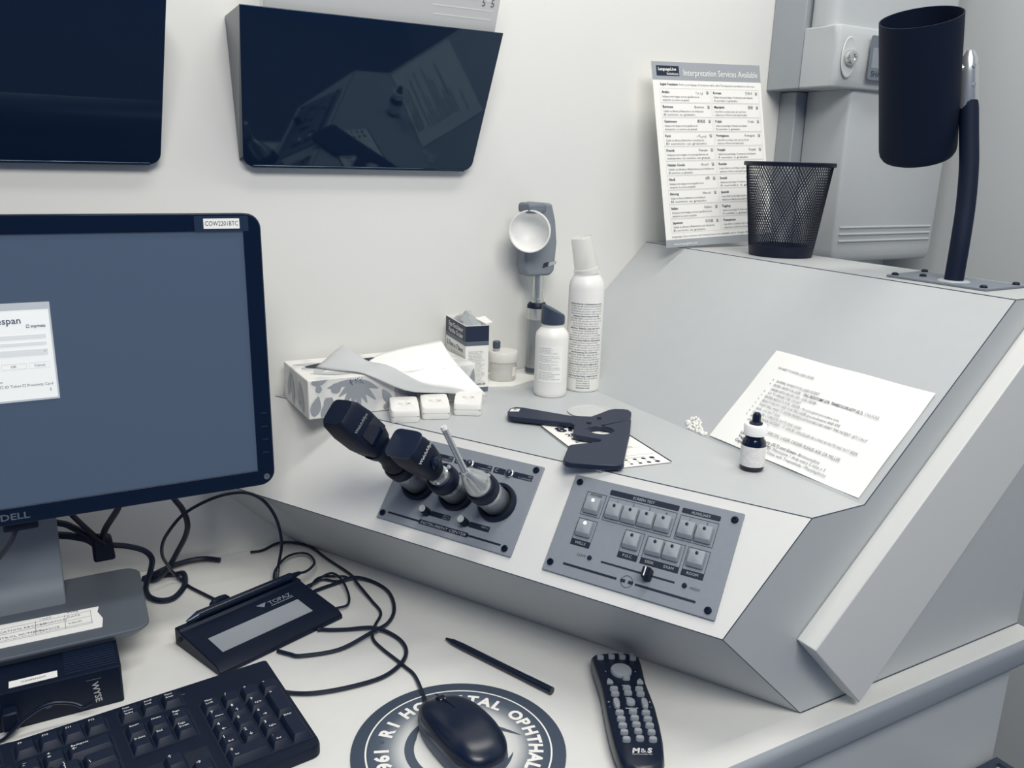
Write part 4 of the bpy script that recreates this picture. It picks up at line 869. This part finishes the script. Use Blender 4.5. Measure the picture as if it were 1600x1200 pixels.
for i in range(17):
    if i in (4, 8, 12): y -= .0018
    write(m, words[i % 7], -.0165, y, fit=random.uniform(.016, .032), size=.0020, z=.0002, res=1); y -= .0024
wrap(m, .0235, math.radians(-126)); obj('fine_print', m, mat(95, .6), t)
# spray can
t = thing('spray_can', 'tall white spray can with upside-down print and a clear cap', 'spray can', (.6820, -.1360, zs))
Rc = .0252
obj('body', MB().lathe([(Rc-.0015, 0), (Rc-.0004, .0015), (Rc, .004), (Rc, .148), (Rc-.0012, .155), (.020, .163), (.0165, .1665), (.0165, .1675)], 48), WHITE, t)
m = MB(); y = .0070
can = ['Questions or comments? call us any time', 'Inactive ingredients water, glycerin, fragrance', 'Uses for handwashing to decrease bacteria', 'on the skin after changing, Warnings', 'For external use only. Flammable keep away', 'from fire or flame. When using this product', 'do not use in or near the eyes. In case of', 'contact rinse eyes thoroughly with water', 'Stop use and ask a doctor if irritation', 'Directions place enough product in your palm', 'to thoroughly cover both hands and rub']
for i in range(36):
    s = can[i % 11]; write(m, s, 0, y+i*.00345, fit=random.choice((.040, .047, .050, .050)) if i > 3 else .02, size=.0030, z=.0003, al='c', rot=PI, bold=.03 if i % 5 == 0 else 0, res=1)
for yy_ in (.0045, .0105, .0160, .0560, .1065, .1335): m.rect(-.032, yy_, .032, yy_+.0003, .0003)
wrap(m, Rc, math.radians(-122)); obj('label_print', m, mat(88, .6), t)
cz = Matrix.Translation((0, 0, .1668)) @ Matrix.Rotation(math.radians(-12), 4, 'Y') @ Matrix.Rotation(math.radians(-4), 4, 'X')
CLEAR = mat(240, .12, spec=.6, alpha=.42)
o = obj('clear_cap', MB().lathe([(.0188, 0), (.0190, .004), (.0186, .008), (.0172, .009), (.0150, .050), (.0140, .052), (.0136, .050), (.0160, .009), (.0175, 0)], 40, cap0=False, cap1=False), CLEAR, t); o.matrix_local = cz
obj('cap_top', MB().lathe([(.0001, .0495), (.0138, .0500), (.0140, .0515), (.0001, .0518)], 32), CLEAR, t).matrix_local = cz
obj('nozzle', MB().lathe([(.0145, .001), (.0140, .004), (.006, .006), (.005, .026), (.003, .028)], 28), mat(225, .4), t).matrix_local = Matrix.Translation((0, 0, .1670))
# three white contact cases
def flip_case(x, y, rz, label):
    t = thing('flip_top_case', label, 'case', (x, y, zs), rz, group='white flip-top cases by the tissue box')
    obj('tray', MB().loft([sring(.0355, .054, 0, 9, 36, 0, .028), sring(.0365, .056, .002, 9, 36, 0, .028), sring(.0365, .056, .0075, 9, 36, 0, .028)]), WHITE, t)
    m = MB(); rg = []
    for s, z_ in ((1, .0080), (1, .0125), (.96, .0150), (.7, .0165), (.05, .0170)):
        rg.append([(X*s, .028+(Y-.028)*s, z_+(.0035*max(0, min(1, (Y+.001)/.03)) if z_ > .012 else 0)) for X, Y, _ in sring(.0362, .0555, 0, 9, 36, 0, .028)])
    obj('lid', m.loft(rg), WHITE, t)
    obj('lid_seam', MB().box(-.0172, .0004, .0074, .0172, .056, .0081), mat(150, .5), t)
    m = MB()
    for sx in (-1, 1): m.add([(sx*.0068+.0055*math.cos(i*PI/8), .034+.0026*math.sin(i*PI/8), .0196) for i in range(16)], [tuple(range(16))])
    m.rect(-.008, .021, .008, .0222, .0196); obj('moulded_marks', m, mat(165, .5), t)
    return t
flip_case(.3852, -.1858, math.radians(-19), 'white flip-top case nearest the edge, leftmost of three')
flip_case(.4255, -.1888, math.radians(-20), 'white flip-top case in the middle of three')
flip_case(.4680, -.1905, math.radians(-30), 'white flip-top case under the tissue corner, rightmost of three')
# disc, chart card, occluder paddle
t = thing('grey_plastic_disc', 'round grey plastic lid lying flat under the black occluder', 'lid', (.6236, -.2429, zs))
obj('disc', MB().lathe([(.0300, 0), (.0305, .0008), (.0305, .0016), (.0290, .0019), (.0255, .0019), (.0250, .0012)], 48), mat(196, .35), t)
A = Vector((.5297, -.2678, 0)); Cc = Vector((.5058, -.4267, 0)); Bc = Vector((.5975, -.4336, 0)); ux = (A-Cc).normalized(); uy = Vector((-ux.y, ux.x, 0)); uy = -uy
# local: x from head (A) side along ... text reads along direction A->D, y down the card towards C
xh = uy; yh = ux
t = thing('near_vision_card', 'white near vision chart card with dark edges under the black occluder', 'chart card', mtx=basis((Cc.x, Cc.y, zs+.0004), xh, yh, (0, 0, 1)))
CWd, CHt = .0920, .1605
obj('card', MB().box(0, 0, 0, CWd, CHt, .0008), mat(238, .45), t)
obj('dark_edge', MB().rect(0, .0, .0022, CHt, .0010).rect(CWd-.0022, 0, CWd, CHt, .0010), mat(20, .5), t)
m = MB()
for x in (.016, .0255): m.add([(x+(.005 if s else .0032)*0, 0, 0) for s in ()], []) if False else None
def bigE(x, y, w_, h_):
    m.rect(x, y, x+w_, y+h_*.26, .001); m.rect(x, y+h_*.74, x+w_, y+h_, .001); m.rect(x, y, x+w_*.26, y+h_, .001)
write(m, '874', .012, .1300, .0240, z=.001, bold=.05); 
for i, (s, y, sz) in enumerate((('2843', .112, .0130), ('638 E M', .099, .0085), ('8745 3MW', .088, .0060), ('63925 MEX', .079, .0046), ('428365', .072, .0034), ('374258', .066, .0028))): write(m, s, .016, y, sz, z=.001, bold=.03); write(m, s[::-1], .062, y+.001, sz*.45, z=.001)
write(m, 'ROSENBAUM POCKET VISION SCREENER', .046, .0560, .0030, al='c', z=.001); m.rect(.008, .0535, .084, .0537, .001)
m.rect(.006, .030, .086, .0303, .001)
for i in range(7):
    for row_, r in ((0, .0006+.00042*i), (1, .0006+.0004*i)):
        x = .012+.0108*i; m.add([(x+r*math.cos(j*PI/8), (.0185 if row_ == 0 else .006)+r*math.sin(j*PI/8), .001) for j in range(16)], [tuple(range(16))])
write(m, '2   3   4   5   6   7   8', .012, .0115, fit=.066, size=.0026, z=.001)
m.rect(.02, .023, .07, .0234, .001)
obj('chart_print', m, mat(14, .6), t)
obj('curled_sleeve', MB().grid([[(.002+.018*j/5, -.004*i/3+.002, .0002-.0002*i) for j in range(6)] for i in range(4)]), mat(210, .2), t)
OC = [(.5113, -.2191), (.52, -.2094), (.5311, -.2061), (.5385, -.2122), (.5755, -.2683), (.5971, -.2817), (.6150, -.2752), (.632, -.2680), (.6454, -.2664), (.6554, -.2719), (.6590, -.2790), (.6560, -.2880), (.6486, -.2971), (.6400, -.3030), (.6385, -.3080), (.6353, -.3145), (.6078, -.3488), (.5345, -.4335), (.5321, -.4375), (.5262, -.4404), (.5180, -.4380), (.4800, -.4115), (.4772, -.4075), (.4786, -.3998), (.5040, -.3700), (.5078, -.3651), (.5139, -.3620), (.5489, -.3672), (.5540, -.3650), (.5548, -.3609), (.5378, -.3374), (.5372, -.3320), (.5388, -.3287), (.5575, -.3030), (.5581, -.2945), (.5065, -.2433), (.5035, -.2370), (.5042, -.2318)]
t = thing('eye_occluder', 'black plastic eye occluder paddle with a round hole lying on the chart card', 'occluder')
hole = [(.5763+.0188*math.cos(a), -.3325+.0150*math.sin(a)) for a in [2*PI*i/28 for i in range(28)]]
hole = circ(.5765, -.3328, .0152, 28)
obj('paddle', MB().plate(OC, [hole], zs+.0028, zs+.0088), mat(28, .5), t, bevel=.0012)
obj('end_sticker', MB().prism([(.5130, -.2210), (.5205, -.2125), (.5310, -.2170), (.5235, -.2265)], zs+.0088, zs+.0091), WHITE, t)
m = MB(); write(m, 'R', .5215, -.2210, .008, z=zs+.0093, al='c', rot=-.6); obj('lettering', m, mat(80, .6), t)
for x, y in ((.5784, -.3038), (.6019, -.2927)): obj('pivot_screw', MB().lathe([(.0030, 0), (.0028, .0012), (.0014, .0016)], 14), INK, t, loc=(x, y, zs+.0088))
# dropper bottle
t = thing('dropper_bottle', 'small dark dropper bottle with a white collar in front of the paper', 'bottle', (.6645, -.4925, zs))
obj('glass', MB().lathe([(.0118, 0), (.0128, .0012), (.0130, .003), (.0130, .029), (.0124, .0325), (.0105, .0350), (.0098, .037), (.0098, .040)], 36), mat(10, .1), t)
obj('label', MB().lathe([(.01325, .0055), (.0133, .006), (.0133, .0275), (.01325, .028)], 36, cap0=False, cap1=False), mat(234, .5, noise=.2, nscale=260), t)
obj('white_collar', MB().lathe([(.0112, .0395), (.0122, .0400), (.0122, .0500), (.0112, .0512), (.004, .0514)], 36), mat(246, .4), t)
obj('rubber_bulb', MB().lathe([(.0072, .0512), (.0072, .0530), (.0050, .0540), (.0046, .0560), (.0046, .0610), (.0034, .0636), (.0008, .0645)], 28), mat(12, .3), t)
# paper on the slanted back board
t = thing('instruction_sheet', 'white half sheet of typed laser order instructions taped to the slanted board', 'paper', mtx=basis(P[3]+Vector((0, -.3915-yn, 0))+uS*.0035+nS*.0012, (0, -1, 0), uS, nS))
W2, H2 = .2159, .1385
rows = [[(W2*i/24, H2*j/10, .0006*math.sin(i*.55)+.0004*math.sin(j*.9+i*.2)) for i in range(25)] for j in range(11)]
o = obj('sheet', MB().grid(rows).grid([[(x, y, z_-.0003) for x, y, z_ in r_2][::-1] for r_2 in rows]), PAPER, t, sharp=180)
m = MB(); mb2 = MB(); zt_ = .0016; S_ = .0050
write(m, 'TIP SHEET TO ENTER LASER ORDER:', .0214, .1134, fit=.0555, size=.0044, z=zt_)
tl = [('NORMAL WORKUP FOR LASER PATIENT', .0953, .064, 1), ('ENTER ORDER FOR LASER -', .0893, .043, 1), ('ORDER WITH SPECIFIC EYE - SIGN ORDER -', .0831, .070, 0), ('GO TO IMAGES TAB ON LIST', .0775, .050, 1), ('ENTER RESULTS FOR ORDER - the preceptor procedure note', .0717, .108, 1), ('SELECT DROPS USED FOR PRE LASER (pre-medication) AND EYE', .0657, .113, 1),
      ('TIGHT WILL HAVE TO ENTER PREMEDICATION RECORD EVERY TIME PATIENT GETS DROP', .0597, .152, 1), ('SAVE - DO NOT SIGN', .0535, .037, 1), ('DR MILLER COMPLETES NOTE AND SIGNS', .0477, .073, 1), ('WRONG ORDER ENTERED - IT CAN BE CANCELLED AS LONG AS NOTE HAS NOT BEEN', .0420, .152, 1), ('OPEN AND SIGNED', .0362, .033, 0)]
for s, y, ft_, bl in tl:
    write(m, s, .0335, y, fit=ft_, size=S_, z=zt_, res=1)
    if bl: write(m, '•', .0265, y+.0002, .006, z=zt_)
write(mb2, 'YAG, IRIDOTOMY (LPI), TRABECULOPLASTY (SLT),', .0785, .0893, fit=.082, size=S_, z=zt_, bold=.015); write(m, 'CHOOSE', .1625, .0893, fit=.018, size=S_, z=zt_)
write(m, 'IF NOT SURE OF SPECIFIC LASER ORDER PLEASE ASK DR MILLER', .0350, .0285, fit=.138, size=.0058, z=zt_)
write(mb2, 'Laser Trabeculoplasty (SLT) and Green-', .0385, .0175, fit=.085, size=.0052, z=zt_, bold=.01); write(m, 'Brimonidine', .1255, .0175, fit=.029, size=.0052, z=zt_)
write(mb2, 'Yag Iridotomy (LPI)-', .0385, .0120, fit=.052, size=.0052, z=zt_, bold=.01); write(m, 'Pilocarpine 1 drop every 5 mins x 3', .0925, .0120, fit=.073, size=.0052, z=zt_)
write(mb2, 'Capsulotomy (YAG)-', .0385, .0063, fit=.048, size=.0052, z=zt_, bold=.01); write(m, 'Dilate with Tropicamide / Phenylephrine', .0885, .0063, fit=.082, size=.0052, z=zt_)
obj('typed_text', m, mat(105, .7), t); obj('bold_text', mb2, mat(50, .7), t)
# torn foam residue on the slanted board
t = thing('foam_residue', 'torn white foam scrap stuck at the foot of the slanted board', 'foam scrap', mtx=basis(P[3]+Vector((0, -.3440-yn, 0))+uS*.001+nS*.0002, (0, -1, 0), uS, nS))
m = MB()
for i in range(110):
    f = random.random()**.9; g = random.random()*max(.12, 1-abs(f-.30)*1.6); x, y, r = f*.040, .001+g*.021, random.uniform(.0009, .0023)
    m.lathe([(r, 0), (r*1.1, r*.35), (r*.7, r*.8), (r*.15, r*.95)], 6, x, y)
m.v = [(x+random.uniform(-.0005, .0005), y+random.uniform(-.0005, .0005), z_) for x, y, z_ in m.v]
obj('foam', m, mat(232, .9), t, sharp=60)
